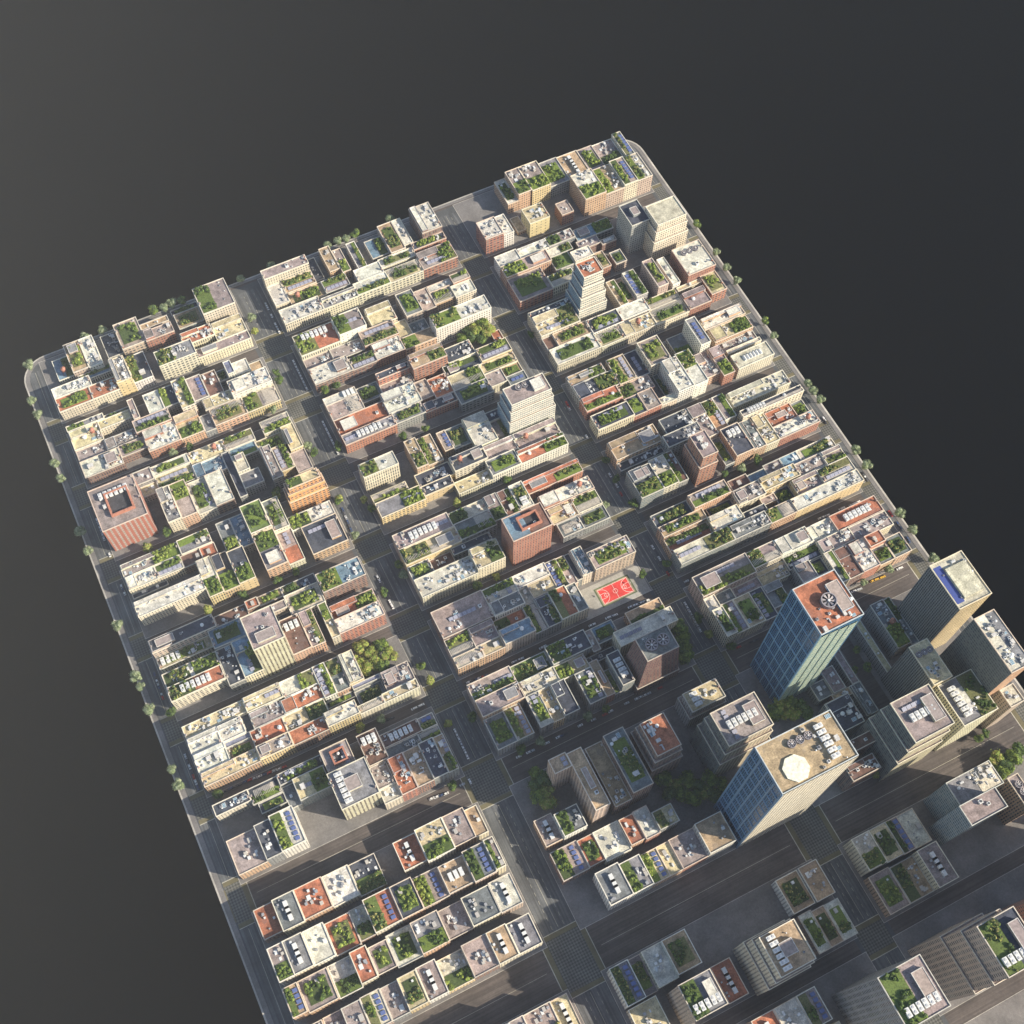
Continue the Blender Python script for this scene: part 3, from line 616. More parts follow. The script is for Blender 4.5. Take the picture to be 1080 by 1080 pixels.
# survey: west, south, east, north, height (metres), wall and roof kind, column, row, what stands on the roof
DATA = '''
-97.3 748.8 -81.8 773.0 4.0 w b 0 0 gE wS
-81.7 744.2 -66.5 778.0 14.0 k t 0 0 gC pN
-66.3 743.1 -53.5 778.0 14.0 w s 0 0 kC
-47.4 750.8 -32.0 778.0 6.0 e d 0 0 vC
-79.8 735.7 -47.2 743.0 8.0 w b 0 0 gN vE
-106.0 723.9 -69.9 735.6 14.0 w s 0 0 kC
-106.0 708.0 -73.9 723.7 14.0 c r 0 0 gC
-73.8 708.0 -48.5 723.6 14.0 c r 0 0 tN
-48.3 708.0 -34.0 735.4 24.0 y m 0 0 kN tS
-33.9 708.0 -15.5 738.9 14.0 w d 0 0 gW tS
-31.9 747.3 -8.9 778.0 16.0 k k 0 0 gC vN
-8.8 745.5 19.1 757.2 17.0 b p 0 0 vC
-8.7 763.2 18.6 769.8 12.0 k t 0 0 kC
23.1 770.7 49.9 778.0 5.0 e d 0 0 gC
24.4 752.4 49.2 770.6 7.0 e t 0 0 gC
50.0 745.7 82.0 778.0 24.0 c p 0 0 gW vE
52.2 718.4 82.0 738.8 14.0 c y 0 0 kW vE
21.6 725.7 52.1 740.0 16.0 c r 0 0 kC
-7.0 708.0 29.3 725.3 24.0 c m 0 0 gW tE kC
29.4 708.0 82.0 718.3 14.0 c p 0 0 vE pW
117.0 758.4 163.2 769.7 24.0 c p 1 0 tC vE
117.0 733.3 131.4 758.1 12.0 c s 1 0 vE
131.9 742.7 163.2 758.2 12.0 o t 1 0 gN SS
131.8 725.8 166.8 742.6 10.0 o t 1 0 gC wW
117.0 708.0 157.5 725.7 14.0 c s 1 0 kC
157.6 708.0 192.9 719.4 14.0 c m 1 0 kC
167.0 725.9 192.1 741.3 12.0 e p 1 0 gN SS
206.2 737.4 215.5 771.4 14.0 w m 1 0 gE
179.7 747.5 190.5 778.0 13.0 o t 1 0 kC
190.8 741.4 199.6 770.4 13.0 o k 1 0 gS vN
163.3 749.4 173.7 778.0 4.0 e d 1 0 vC
224.9 747.1 242.9 770.2 8.0 e m 1 0 gE bW
243.1 741.4 258.5 778.0 14.0 k t 1 0 gC
258.8 744.4 268.1 778.0 14.0 c s 1 0 kC
278.4 744.0 300.0 778.0 22.0 n s 1 0 vC
264.7 734.8 300.0 743.8 14.0 b d 1 0 gC kE
263.1 708.0 300.0 729.5 15.0 b p 1 0 gE tW SS
227.3 729.6 264.4 741.0 12.0 c s 1 0 gC
228.1 708.0 262.7 724.2 14.0 c y 1 0 gC PN
200.0 722.8 227.1 737.3 15.0 w s 1 0 
193.2 708.0 227.9 722.5 15.0 c s 1 0 gS
331.0 708.0 350.5 730.9 24.0 b s 2 0 vC vS
350.9 708.0 362.2 732.6 20.0 w s 2 0 kC
370.7 716.0 379.9 734.9 5.0 o t 2 0 
380.0 708.0 402.1 727.8 22.0 y y 2 0 kC
416.3 708.0 429.4 723.8 16.0 b k 2 0 vC
416.8 674.4 457.0 688.8 12.0 e b 2 1 gE pW
459.5 646.1 479.6 673.3 44.0 m d 2 1 pC
479.7 632.0 511.6 657.2 50.0 c c 2 1 step3
489.3 582.0 520.0 616.0 24.6 b s 2 2 FN tS vC
455.8 582.2 467.0 616.0 25.2 k k 2 2 gC
472.9 582.6 481.2 616.0 18.7 w s 2 2 kC
434.0 584.9 446.4 616.0 19.2 m s 2 2 SW gE
425.6 585.0 433.8 616.0 13.1 b t 2 2 gC
441.1 569.7 474.9 582.1 12.0 c y 2 2 gN PS
439.2 552.0 474.8 569.3 12.0 c y 2 2 gC PN
410.9 569.9 441.0 584.8 14.0 w s 2 2 
404.1 552.0 438.9 567.8 13.0 c y 2 2 wC
475.0 552.0 499.3 571.0 15.0 b p 2 2 tC
503.0 557.7 520.0 581.8 15.0 b y 2 2 gC
476.2 576.6 502.7 581.1 13.0 c y 2 2 tC
331.0 676.4 354.6 690.0 17.0 w s 2 1 vW
355.0 678.8 386.4 690.0 14.8 w s 2 1 kE
331.0 661.5 380.6 676.1 18.0 o k 2 1 gW SW pE
331.0 632.0 367.3 661.2 15.0 b p 2 1 gC
386.6 678.5 415.8 690.0 16.0 e p 2 1 gW kE
381.1 668.7 408.3 678.4 12.0 e s 2 1 gE
381.0 651.9 401.5 668.6 12.0 e g 2 1 gC
367.4 632.0 393.5 646.1 17.0 c c 2 1 gN PS
331.0 609.3 379.6 616.0 16.0 c d 2 2 tC vW
331.0 586.4 373.1 609.2 16.0 c y 2 2 gE kW SS
416.5 585.0 425.5 616.0 15.0 k t 2 2 vC gE
331.0 571.6 342.0 586.0 12.0 e n 2 2 
342.1 570.7 377.5 585.6 14.0 o t 2 2 gC
331.0 552.0 377.6 570.6 14.0 c s 2 2 gC tW
377.7 568.0 410.6 584.5 15.0 w d 2 2 gC SS
378.5 552.0 403.8 567.5 13.0 c y 2 2 gC PN
379.8 597.9 399.9 616.0 65.0 Q r 2 2 tC kC vC step4
-106.0 684.0 -71.1 690.0 14.7 c m 0 1 gW kE
-70.9 684.0 -47.1 690.0 9.0 e e 0 1 gC
-78.2 674.5 -47.0 683.9 13.0 c y 0 1 vC
-46.7 667.7 -41.0 690.0 18.8 k k 0 1 kC
-106.0 664.3 -78.4 683.7 12.0 c y 0 1 tC wE
-106.0 650.4 -79.5 664.2 10.0 n p 0 1 
-79.3 651.6 -49.8 663.9 11.0 e p 0 1 vC
-69.6 638.6 -45.7 651.4 12.0 n p 0 1 gC
-106.0 632.0 -69.9 650.1 13.0 n s 0 1 tW pE
-49.6 654.0 -15.7 667.5 17.0 b m 0 1 SN gS
-45.6 632.0 -15.1 653.9 14.0 b s 0 1 kC tN
-32.0 667.7 -17.6 690.0 16.7 w s 0 1 kC
-17.5 668.5 -3.5 690.0 16.6 e d 0 1 gW vE
-3.4 657.5 9.6 690.0 21.0 c y 0 1 gE kW
-15.0 632.0 7.3 657.4 13.0 o y 0 1 gS tC
9.8 663.4 23.6 690.0 15.8 e p 0 1 SE
23.9 663.5 38.0 690.0 13.5 n n 0 1 tC kN
38.2 677.7 47.3 690.0 9.0 e e 0 1 gC
47.5 675.3 54.3 690.0 19.2 w S 0 1 
54.5 675.4 69.2 690.0 12.5 w s 0 1 
69.3 677.0 82.0 690.0 1.0 e t 0 1 
43.4 650.8 82.0 667.8 20.0 w s 0 1 pW vE
49.7 632.0 82.0 650.3 13.0 y p 0 1 gW PE
18.0 632.0 49.6 650.6 13.0 o t 0 1 gC PN
15.4 651.1 43.2 663.3 13.0 c y 0 1 vC
7.6 632.0 17.8 650.3 9.0 e m 0 1 tC
117.0 665.6 157.4 690.0 16.5 c r 1 1 gW AN tE
157.6 667.8 185.3 690.0 22.6 w p 1 1 gW SC
191.1 667.6 216.5 690.0 14.4 c y 1 1 
117.0 651.5 143.7 665.4 9.0 n p 1 1 vC
143.9 650.8 175.1 665.3 10.0 e p 1 1 tE
117.0 632.0 155.4 650.6 14.0 n s 1 1 vW pE
155.6 632.0 180.0 645.4 13.0 n m 1 1 gN SS
175.4 649.8 210.5 667.5 16.0 b k 1 1 SN gS
180.2 632.0 209.1 649.4 14.0 b s 1 1 kC tN
224.2 661.8 241.4 690.0 18.9 k e 1 1 gC tN
241.7 664.9 256.7 690.0 11.9 n k 1 1 kC
257.4 682.3 281.8 690.0 12.0 b s 1 1 kE
281.9 679.7 300.0 690.0 16.1 b s 1 1 gN PS
257.0 667.6 277.7 682.2 12.0 o k 1 1 gC PS
278.0 665.1 300.0 679.5 13.0 c s 1 1 kC
241.9 632.0 300.0 648.5 25.0 w s 1 1 gW kE
223.8 646.0 241.8 661.7 6.0 e e 1 1 vC
210.6 647.2 223.7 666.4 10.0 c y 1 1 
209.3 632.0 241.9 645.9 12.0 o t 1 1 gW
290.9 602.3 300.0 616.0 9.3 b r 1 2 vC
239.0 599.6 267.8 616.0 13.0 c d 1 2 vC
232.2 586.6 268.3 599.5 11.0 w d 1 2 gN pW
268.5 587.0 300.0 602.0 14.0 y m 1 2 gN SS
264.6 574.9 300.0 586.4 11.0 y y 1 2 gC
281.3 562.9 300.0 574.8 10.0 y t 1 2 gC
281.4 552.0 300.0 562.8 12.0 e e 1 2 SC
264.0 558.6 281.2 574.1 12.0 c p 1 2 vC
231.0 568.9 263.8 586.0 14.0 c y 1 2 gE PS
230.3 552.0 263.7 568.6 15.0 e e 1 2 gC tE
204.0 600.3 238.7 616.0 26.3 b t 1 2 gE tW
171.1 608.6 203.8 616.0 18.0 t d 1 2 pE vC
149.2 598.8 171.0 616.0 6.0 e e 1 2 gC
117.0 607.8 149.1 616.0 11.9 k s 1 2 AE
117.0 589.8 149.1 607.7 12.0 k k 1 2 PE
117.0 570.7 166.0 589.7 12.0 b r 1 2 tE pW
117.0 559.0 168.1 570.5 15.0 t m 1 2 SW AC kE
166.1 572.6 199.8 595.1 15.0 e s 1 2 kC
168.2 560.1 197.4 572.4 14.0 e m 1 2 gC
171.1 595.4 203.2 608.5 8.0 o k 1 2 kC
212.7 569.6 230.9 591.7 13.0 b r 1 2 kC
200.2 574.3 212.4 594.8 12.0 b k 1 2 kC
197.5 559.6 230.2 569.3 13.0 b d 1 2 kW pE
-106.0 609.3 -84.7 616.0 14.6 e p 0 2 gC
-84.6 606.1 -66.7 616.0 15.2 e m 0 2 kC
-66.6 602.6 -50.5 616.0 16.8 e p 0 2 kC
-106.0 558.4 -65.5 601.3 40.0 R p 0 2 court AN tW
-65.3 591.8 -50.6 602.5 11.0 k y 0 2 kC
-50.3 605.8 -15.8 616.0 14.4 c s 0 2 gC
-50.2 588.8 -16.8 605.7 12.0 e y 0 2 gS SN
-15.6 602.1 16.6 616.0 13.0 y y 0 2 wE kW
-16.6 586.4 11.7 602.0 12.0 w b 0 2 
-53.6 552.0 -41.6 587.6 22.0 c m 0 2 kC
-41.5 552.0 -27.1 588.6 20.0 o k 0 2 gN
-26.9 552.0 -9.9 586.1 14.0 c s 0 2 gC SE
-9.8 552.0 6.9 585.4 17.0 n s 0 2 vC
11.9 552.0 18.9 601.6 14.0 e d 0 2 
19.0 573.0 30.4 591.2 20.0 c c 0 2 pN
19.0 557.6 37.3 572.9 16.0 m m 0 2 tE
44.3 552.0 54.4 587.5 21.0 e p 0 2 kC
54.6 560.0 67.8 586.6 14.0 y k 0 2 gE SW
54.7 602.2 82.0 616.0 15.7 c c 0 2 gS PN
69.9 574.5 82.0 601.6 18.0 y y 0 2 pW
44.2 587.7 69.7 601.9 10.0 c y 0 2 gC
16.8 603.0 45.9 616.0 13.0 c y 0 2 gN PS
19.5 591.3 43.9 602.9 12.0 e b 0 2 gS
67.9 552.0 82.0 574.2 14.0 n k 0 2 
52.1 526.4 82.0 536.0 40.0 O y 0 3 gW step3
-106.0 523.1 -54.0 536.0 13.5 c p 0 3 gE kW
-106.0 509.9 -79.5 523.0 13.0 c s 0 3 kC
-79.4 509.9 -56.1 522.7 13.0 c s 0 3 gN SS
-106.0 504.9 -74.2 509.8 5.0 e d 0 3 kC
-106.0 479.7 -45.8 494.5 20.0 c s 0 3 vW
-53.8 521.6 -25.6 536.0 15.2 c m 0 3 gN kE
-38.4 508.2 -24.7 521.3 14.0 k r 0 3 tC
-56.0 509.5 -38.6 521.5 13.0 n u 0 3 tE
-45.8 471.0 -32.8 508.1 19.0 y s 0 3 gS tN
-32.6 471.0 -18.4 507.2 17.0 y d 0 3 gS
-18.3 471.0 -3.5 504.1 20.0 y d 0 3 tC gS
-17.5 504.9 -5.0 536.0 15.8 e e 0 3 gS tN
-4.7 504.3 6.9 536.0 15.5 e b 0 3 
7.3 507.1 26.1 536.0 27.9 c g 0 3 gC
7.2 471.0 26.4 507.0 23.0 o m 0 3 gN pS
26.5 504.3 41.1 536.0 20.1 c e 0 3 gC PE
26.8 471.0 41.2 504.1 15.0 c k 0 3 SN rS
41.3 500.6 82.0 514.5 14.0 w s 0 3 gW kE
49.0 471.0 82.0 500.2 15.0 o d 0 3 SN pE
117.0 514.2 150.7 528.4 28.0 c s 1 3 gW tE
164.5 505.5 175.7 536.0 21.3 o t 1 3 gS kN
176.0 506.2 190.7 536.0 16.5 o t 1 3 gW kE
160.5 491.1 194.0 505.4 11.0 y d 1 3 kC
160.7 480.7 189.4 490.9 14.0 y d 1 3 kC
117.0 493.7 150.8 503.5 12.0 y y 1 3 gS PN
117.0 477.8 160.4 493.5 14.0 y m 1 3 gE SE
205.1 513.4 222.3 536.0 11.6 e e 1 3 gC
196.4 515.2 205.0 536.0 12.4 o k 1 3 SE
222.4 503.5 244.6 536.0 17.7 c s 1 3 kN vC
244.9 525.8 259.5 536.0 11.3 e d 1 3 kC
245.4 503.5 259.7 525.6 10.0 b p 1 3 gE
260.1 508.1 300.0 526.9 57.0 Q p 1 3 FN pE step3
257.2 484.6 300.0 502.7 14.0 c p 1 3 wW tE
252.4 471.0 300.0 484.4 16.0 w r 1 3 gE tW
227.1 487.9 257.3 502.9 14.0 w p 1 3 
223.2 471.0 252.1 487.6 17.0 w e 1 3 gC
194.2 488.4 226.9 503.3 20.0 c d 1 3 pE wW
189.6 471.0 222.9 483.3 10.0 c y 1 3 vE
331.0 525.1 368.3 536.0 14.5 e t 2 3 gE pC
331.0 507.9 373.1 525.0 14.0 e d 2 3 kW gE
331.0 493.6 368.7 507.7 16.0 t r 2 3 gS tE
331.0 471.0 369.0 487.3 17.0 c d 2 3 gC SN
369.2 471.0 382.9 491.6 13.0 t d 2 3 gC
383.0 471.0 398.2 491.7 14.0 t p 2 3 kC
373.5 506.7 391.6 536.0 14.7 o t 2 3 gW SE
368.9 492.1 402.8 506.5 12.0 t k 2 3 gW kE
392.0 507.1 405.9 536.0 12.5 e d 2 3 SC
406.0 507.6 427.7 536.0 22.9 c k 2 3 gC
409.5 478.6 415.0 507.5 3.0 e e 2 3 gC
398.3 471.0 414.7 478.5 12.0 c s 2 3 kC
415.1 471.0 431.7 506.9 24.0 w s 2 3 vC
432.0 471.0 446.8 509.1 23.0 w s 2 3 gN
457.8 504.5 468.2 536.0 28.3 w m 2 3 SC
440.3 509.5 457.7 536.0 7.2 e e 2 3 gS
475.2 523.6 520.0 536.0 16.6 o s 2 3 vW pE
478.0 508.3 520.0 523.5 14.0 o y 2 3 kW gE
477.4 497.3 520.0 508.0 8.0 e p 2 3 kC
483.1 492.6 520.0 496.9 12.0 c c 2 3 
480.9 471.0 520.0 486.9 18.0 c c 2 3 HC
447.2 477.2 464.7 504.3 14.0 o p 2 3 kC
464.8 471.0 477.0 503.4 17.0 t p 2 3 gS tN
414.1 663.7 436.8 674.3 12.0 n p 2 1 kC vC
436.8 659.9 452.9 666.0 12.0 n p 2 1 AC kE
422.4 632.0 431.7 652.1 15.0 b t 2 1 gC
437.4 632.0 449.5 647.4 13.0 k e 2 1 gC
401.7 650.9 422.1 663.3 16.0 c s 2 1 kC tE
-106.0 442.8 -49.7 455.0 21.8 k d 0 4 vC tE pW
-106.0 431.2 -58.4 442.7 11.0 c y 0 4 gC AW kE
-106.0 410.3 -58.6 424.4 16.0 c s 0 4 gE gW kC
-106.0 397.0 -58.8 410.1 20.0 c r 0 4 AC gW tE
-49.5 442.7 -21.1 455.0 13.4 n n 0 4 tW
-58.2 424.8 -29.8 442.3 20.0 e b 0 4 gC tW
-58.4 390.0 -44.5 424.4 17.0 e d 0 4 vN
-44.4 390.0 -28.2 424.0 20.0 c b 0 4 SS gE tN
-28.1 390.0 -1.5 420.5 66.0 S p 0 4 tC pS vN
-20.9 446.4 -10.0 455.0 17.4 n r 0 4 tC
-9.9 446.1 11.2 455.0 15.2 n t 0 4 gC
11.4 444.3 42.3 455.0 15.0 e d 0 4 gW kE
11.0 424.3 41.7 444.1 19.0 c c 0 4 gC kE
42.5 429.5 82.0 448.1 25.0 n b 0 4 gW kE tE
41.6 404.1 82.0 419.4 15.0 t r 0 4 gE pW
41.1 390.0 82.0 403.8 22.0 t s 0 4 kE vW
33.7 390.0 41.0 423.9 20.0 c y 0 4 vC gN
15.8 390.0 27.7 423.8 20.0 o p 0 4 kS gE
-1.2 390.0 15.6 423.3 22.0 o n 0 4 AN vC
-3.1 432.7 10.4 440.2 22.0 k p 0 4 tW
-0.3 423.8 10.8 432.6 11.0 n d 0 4 
117.0 439.7 169.6 455.0 20.4 k p 1 4 kW AC SE
117.0 424.2 170.2 439.4 19.0 y y 1 4 gW pE PS
169.8 442.1 204.2 455.0 15.4 c c 1 4 gW tE
170.3 425.1 204.5 441.7 19.0 e e 1 4 gS PE
117.0 408.6 137.2 423.3 16.0 w e 1 4 gC
137.5 412.9 158.5 423.9 9.0 n n 1 4 kC
158.8 416.6 196.1 424.0 14.0 e d 1 4 tW vE
117.0 390.0 169.6 408.3 20.0 c s 1 4 kC kE
169.8 390.0 196.0 410.4 27.0 c y 1 4 gE kW
204.8 429.2 217.5 455.0 17.2 e p 1 4 gS tN
217.7 429.0 230.2 455.0 15.8 n n 1 4 gE tS
230.3 428.6 243.5 455.0 18.1 w s 1 4 gC AS
243.8 441.8 300.0 455.0 13.0 t r 1 4 pW vC gE
249.3 420.7 300.0 434.2 16.0 b s 1 4 tW wE
275.8 404.8 300.0 420.3 14.0 c c 1 4 gN PS
250.8 404.6 275.6 420.5 13.0 o y 1 4 pE tC
274.3 390.0 300.0 404.5 12.0 e e 1 4 gC
253.1 390.0 274.1 404.2 13.0 e e 1 4 PC vE
203.3 390.0 240.4 413.5 52.0 b n 1 4 court tS vC bW
331.0 435.6 378.6 455.0 17.6 o t 2 4 pE tW
331.0 426.9 376.5 435.1 11.0 e d 2 4 kE tW
331.0 390.0 354.0 418.8 22.0 e d 2 4 gS tE pN
354.2 390.0 369.2 420.8 22.0 c c 2 4 gS kN
369.5 390.0 379.4 422.6 19.0 e n 2 4 kN gW
384.6 436.6 412.5 455.0 19.4 e d 2 4 tE
376.7 422.8 412.8 435.6 26.0 e d 2 4 mE
389.2 390.0 404.5 414.5 50.0 b p 2 4 kC tN step2
413.0 419.4 428.0 455.0 18.5 c p 2 4 kN tC
428.3 421.0 440.7 455.0 17.3 c o 2 4 gN SE
441.0 428.6 452.7 455.0 18.0 w p 2 4 gE
458.2 439.5 520.0 455.0 12.0 c c 2 4 kW kC kE
454.6 421.3 520.0 428.5 24.0 c d 2 4 AW tE PS
429.4 390.0 448.0 420.7 21.0 o d 2 4 AN vC
448.4 390.0 462.1 421.1 17.0 o e 2 4 kS vN
462.3 390.0 476.6 421.2 16.0 c y 2 4 vN kS
477.2 403.9 505.3 420.6 14.0 t r 2 4 pC
505.4 404.5 520.0 420.6 10.0 e e 2 4 gC
476.8 390.0 520.0 403.7 16.0 b s 2 4 kW wE
419.6 390.0 429.1 419.1 11.0 e e 2 4 gC
331.0 360.6 367.7 374.0 15.0 e d 2 5 gC tW
331.0 349.3 375.2 360.1 18.0 o t 2 5 kW gC
368.0 360.3 405.4 374.0 23.4 o p 2 5 tW gS SN
331.0 334.2 373.8 348.6 13.0 o r 2 5 gN SC
331.0 319.0 385.5 333.8 21.0 e c 2 5 gE SW
373.9 334.6 404.4 349.0 20.0 y s 2 5 kE
381.1 350.1 406.1 360.2 9.0 e d 2 5 gC
385.7 319.0 422.6 332.2 21.0 e e 2 5 kE tW
404.6 332.6 427.9 339.9 17.0 e d 2 5 kC
406.2 346.8 434.6 361.9 19.0 c p 2 5 tE pW
410.7 362.2 429.9 374.0 14.2 n n 2 5 tC
430.1 362.7 447.8 371.5 14.0 e b 2 5 
447.9 362.7 465.1 374.0 14.0 e p 2 5 kC
465.3 362.7 483.0 374.0 14.0 e b 2 5 kE
483.2 361.8 520.0 374.0 14.0 c c 2 5 gC kE
472.4 348.5 499.9 361.5 17.0 k p 2 5 kW tE
500.1 347.1 520.0 361.2 18.0 c p 2 5 gS
434.7 349.2 472.1 362.3 19.0 y y 2 5 kC kW
460.3 333.0 486.8 348.1 17.0 y p 2 5 pW
443.2 333.3 460.3 349.0 9.0 e d 2 5 gC
486.8 331.9 520.0 346.9 19.0 c c 2 5 gN SS
449.6 319.0 520.0 331.8 20.0 y s 2 5 kC vE
428.2 339.2 442.9 346.6 13.0 o k 2 5 kC
422.9 319.0 449.3 332.3 19.0 o e 2 5 gW PE
472.3 286.8 520.0 303.0 18.0 t r 2 6 AC vE
446.1 287.9 472.2 303.0 16.0 w s 2 6 vW
-106.0 363.1 -53.4 374.0 18.0 c y 0 5 kW kE
-106.0 347.6 -80.5 362.0 19.0 w s 0 5 kC
-106.0 331.0 -79.8 347.3 19.0 w s 0 5 kC tE
-80.4 347.0 -60.1 361.7 19.0 w s 0 5 kC
-79.7 342.1 -58.2 346.9 16.0 e S 0 5 
-79.4 331.2 -58.0 342.0 14.0 e t 0 5 gC
-106.0 319.0 -58.2 330.9 19.0 o y 0 5 vW
-53.2 360.6 -21.8 374.0 21.0 c y 0 5 kW SE
-53.2 346.4 -26.3 360.5 18.0 e p 0 5 
-60.0 347.7 -53.3 363.0 14.0 e d 0 5 
-57.9 331.4 -29.7 346.0 18.0 n r 0 5 tE kW
-58.1 319.0 -29.5 331.1 22.0 y p 0 5 tE pW
-26.1 346.1 8.1 359.2 18.0 w r 0 5 tC
-29.5 331.9 6.8 345.9 17.0 c y 0 5 gE kW
-29.3 319.0 1.2 331.7 19.0 n r 0 5 tC
8.3 344.4 18.9 374.0 20.0 w p 0 5 SW gE kN
-21.3 359.4 8.1 374.0 19.1 w s 0 5 gE
19.1 344.3 30.9 374.0 19.0 o e 0 5 gN tS
31.2 346.1 43.9 374.0 20.0 y s 0 5 kS vN
32.1 342.0 56.4 345.9 16.0 e S 0 5 
32.0 327.2 56.0 341.9 10.0 e e 0 5 gC
56.7 328.3 82.0 345.5 17.0 n p 0 5 pW vE tW
51.1 319.0 82.0 327.1 20.0 c y 0 5 tE kW
29.1 319.0 51.0 326.2 20.0 c c 0 5 PC
7.0 338.4 31.8 344.1 9.0 e d 0 5 gC
1.4 319.0 29.0 331.3 25.0 y s 0 5 vC
117.0 347.7 164.5 374.0 22.0 n k 1 5 SC kW tE
164.6 359.5 193.7 374.0 20.0 w c 1 5 gN SE kW
164.6 346.2 193.0 359.3 23.0 w e 1 5 vC
193.8 361.9 225.0 374.0 20.0 w s 1 5 tE kW
202.1 347.7 225.1 361.5 19.0 n y 1 5 tC
193.8 347.0 202.0 361.8 16.0 k c 1 5 kC
117.0 329.6 138.5 347.3 18.0 k e 1 5 gN PS
117.0 319.0 142.1 329.4 20.0 o c 1 5 PC
138.6 329.9 160.9 346.9 20.0 k p 1 5 kN
142.3 319.0 160.7 329.8 20.0 o y 1 5 tE
161.5 333.0 189.7 345.9 15.0 n r 1 5 gW tE
161.0 319.0 189.6 332.6 26.0 k b 1 5 tC
189.8 319.0 201.6 346.0 17.0 e d 1 5 gW PE
201.8 319.0 214.5 347.1 18.0 e d 1 5 gE kC
214.7 319.0 230.5 346.7 22.0 c r 1 5 gW tN
230.7 319.0 240.1 345.4 21.0 c e 1 5 kC tN
225.3 346.8 236.2 374.0 17.0 e p 1 5 SW gE kN
236.3 345.7 244.3 374.0 16.0 k k 1 5 gN tS
244.4 347.5 249.4 374.0 15.0 e d 1 5 
249.5 347.3 260.6 374.0 20.0 c b 1 5 kS vN
260.7 345.7 300.0 363.4 26.0 k k 1 5 kE gC kN
447.7 273.4 481.5 286.6 19.0 c p 2 6 kE tW
481.7 271.4 520.0 286.2 18.0 c p 2 6 kC kE
-76.5 289.1 -51.7 303.0 17.0 e d 0 6 gS PC
-73.0 280.1 -51.4 289.0 15.0 e d 0 6 gC
-106.0 293.3 -76.6 303.0 18.0 c d 0 6 kC
-51.5 293.5 -13.5 303.0 19.2 e d 0 6 SN gC kW
-41.3 274.5 -14.9 293.3 22.0 e y 0 6 gE SC tW
-51.3 273.6 -41.5 292.7 15.0 e e 0 6 tC
-13.2 281.2 10.2 303.0 28.8 o p 0 6 court kC SE
-14.8 249.6 17.2 280.8 36.0 S m 0 6 pC AW
18.1 275.5 35.1 303.0 22.0 n n 0 6 AN kC tS
17.5 255.8 31.7 275.3 19.0 e p 0 6 vC
17.3 243.0 32.3 255.5 19.0 c c 0 6 kC
35.5 284.6 68.5 296.2 19.0 n n 0 6 AC kW
68.6 284.1 82.0 295.3 19.0 c p 0 6 SN gS
35.3 275.2 63.9 284.4 17.0 e e 0 6 tE vC
64.1 275.1 82.0 283.9 17.0 e e 0 6 PN gS
32.5 243.0 46.3 274.8 22.0 t r 0 6 kC tN
46.5 243.0 60.3 274.5 22.0 n t 0 6 kC tN
60.4 243.0 73.1 274.8 24.0 e d 0 6 tN
73.3 243.0 82.0 274.6 22.0 e t 0 6 gS tN SE
117.0 286.8 156.1 303.0 20.0 k k 1 6 kW SE gS
117.0 271.3 155.3 286.6 25.0 o p 1 6 tW pE
117.0 243.0 134.7 270.7 18.0 e e 1 6 gC
134.8 243.0 149.7 271.1 18.0 e t 1 6 gW tN SE
156.3 286.0 189.0 303.0 15.0 e g 1 6 gC pE
156.4 272.0 188.5 285.7 22.0 c c 1 6 tE kW
155.6 243.0 167.4 271.9 23.0 e s 1 6 SN gC
167.6 243.0 177.8 271.8 20.0 y y 1 6 kS
177.9 243.0 191.3 271.8 24.0 e d 1 6 tN
189.2 286.0 225.8 303.0 24.0 e d 1 6 gW kC
188.8 272.4 216.7 285.8 19.0 c y 1 6 gW pE
233.3 287.6 253.2 303.0 16.0 e e 1 6 gC bN
226.1 283.3 233.2 303.0 16.1 k k 1 6 kC
266.7 287.8 300.0 303.0 15.0 o t 1 6 gS
245.5 273.4 300.0 287.3 30.0 c s 1 6 SW vE tE
249.4 243.0 278.3 263.9 66.0 N e 1 6 F2C vW taper
230.7 243.0 241.9 272.2 31.0 e d 1 6 kC AC
201.0 243.0 216.5 271.5 22.0 e e 1 6 gC SE kN
216.9 243.0 224.6 275.9 20.0 b t 1 6 pC
224.8 243.0 230.6 265.2 15.0 e g 1 6 gC
217.3 276.3 245.1 282.9 10.0 e d 1 6 kC
331.0 283.1 384.1 303.0 26.0 k p 2 6 pW SN gS tC
384.3 286.9 412.9 303.0 23.8 c p 2 6 gW PS
413.1 287.4 445.9 303.0 22.4 w s 2 6 pE vW
387.0 272.4 415.0 286.8 11.0 c y 2 6 vE
358.9 272.5 386.8 282.7 13.0 e p 2 6 SC
341.8 272.2 358.6 282.7 18.0 c e 2 6 kC
331.0 269.2 341.6 282.5 22.0 c s 2 6 tC
331.0 243.0 341.2 269.1 26.0 c s 2 6 SN gC
341.9 243.0 353.8 272.0 20.0 c p 2 6 gW SE tN
354.0 243.0 370.1 271.7 20.0 c y 2 6 gC kS
370.3 243.0 383.1 272.2 18.0 e d 2 6 gC SW
383.5 249.8 400.4 271.9 16.0 e e 2 6 gE
415.2 274.7 448.8 287.2 15.0 e d 2 6 gN SS kW
416.2 257.5 431.6 274.3 22.0 e p 2 6 tN
431.9 259.7 446.5 274.2 13.0 e d 2 6 gC
446.6 243.0 454.9 273.3 22.0 c e 2 6 sN gE
455.1 243.0 468.8 272.4 21.0 n n 2 6 vC
469.0 243.0 485.8 271.3 22.0 t s 2 6 kC
485.9 259.5 501.6 270.8 25.0 t r 2 6 kC
487.1 243.0 503.1 259.4 18.0 o e 2 6 gC
501.9 243.0 520.0 262.8 18.0 o e 2 6 gC
343.8 179.0 380.3 218.3 168.0 G r 2 7 F1C pE kS vC tN
254.9 92.5 315.3 128.0 178.0 J t 1 7 F3N octC AE kE tE
267.6 152.2 307.2 181.2 82.0 L p 1 7 pE AC SW step3
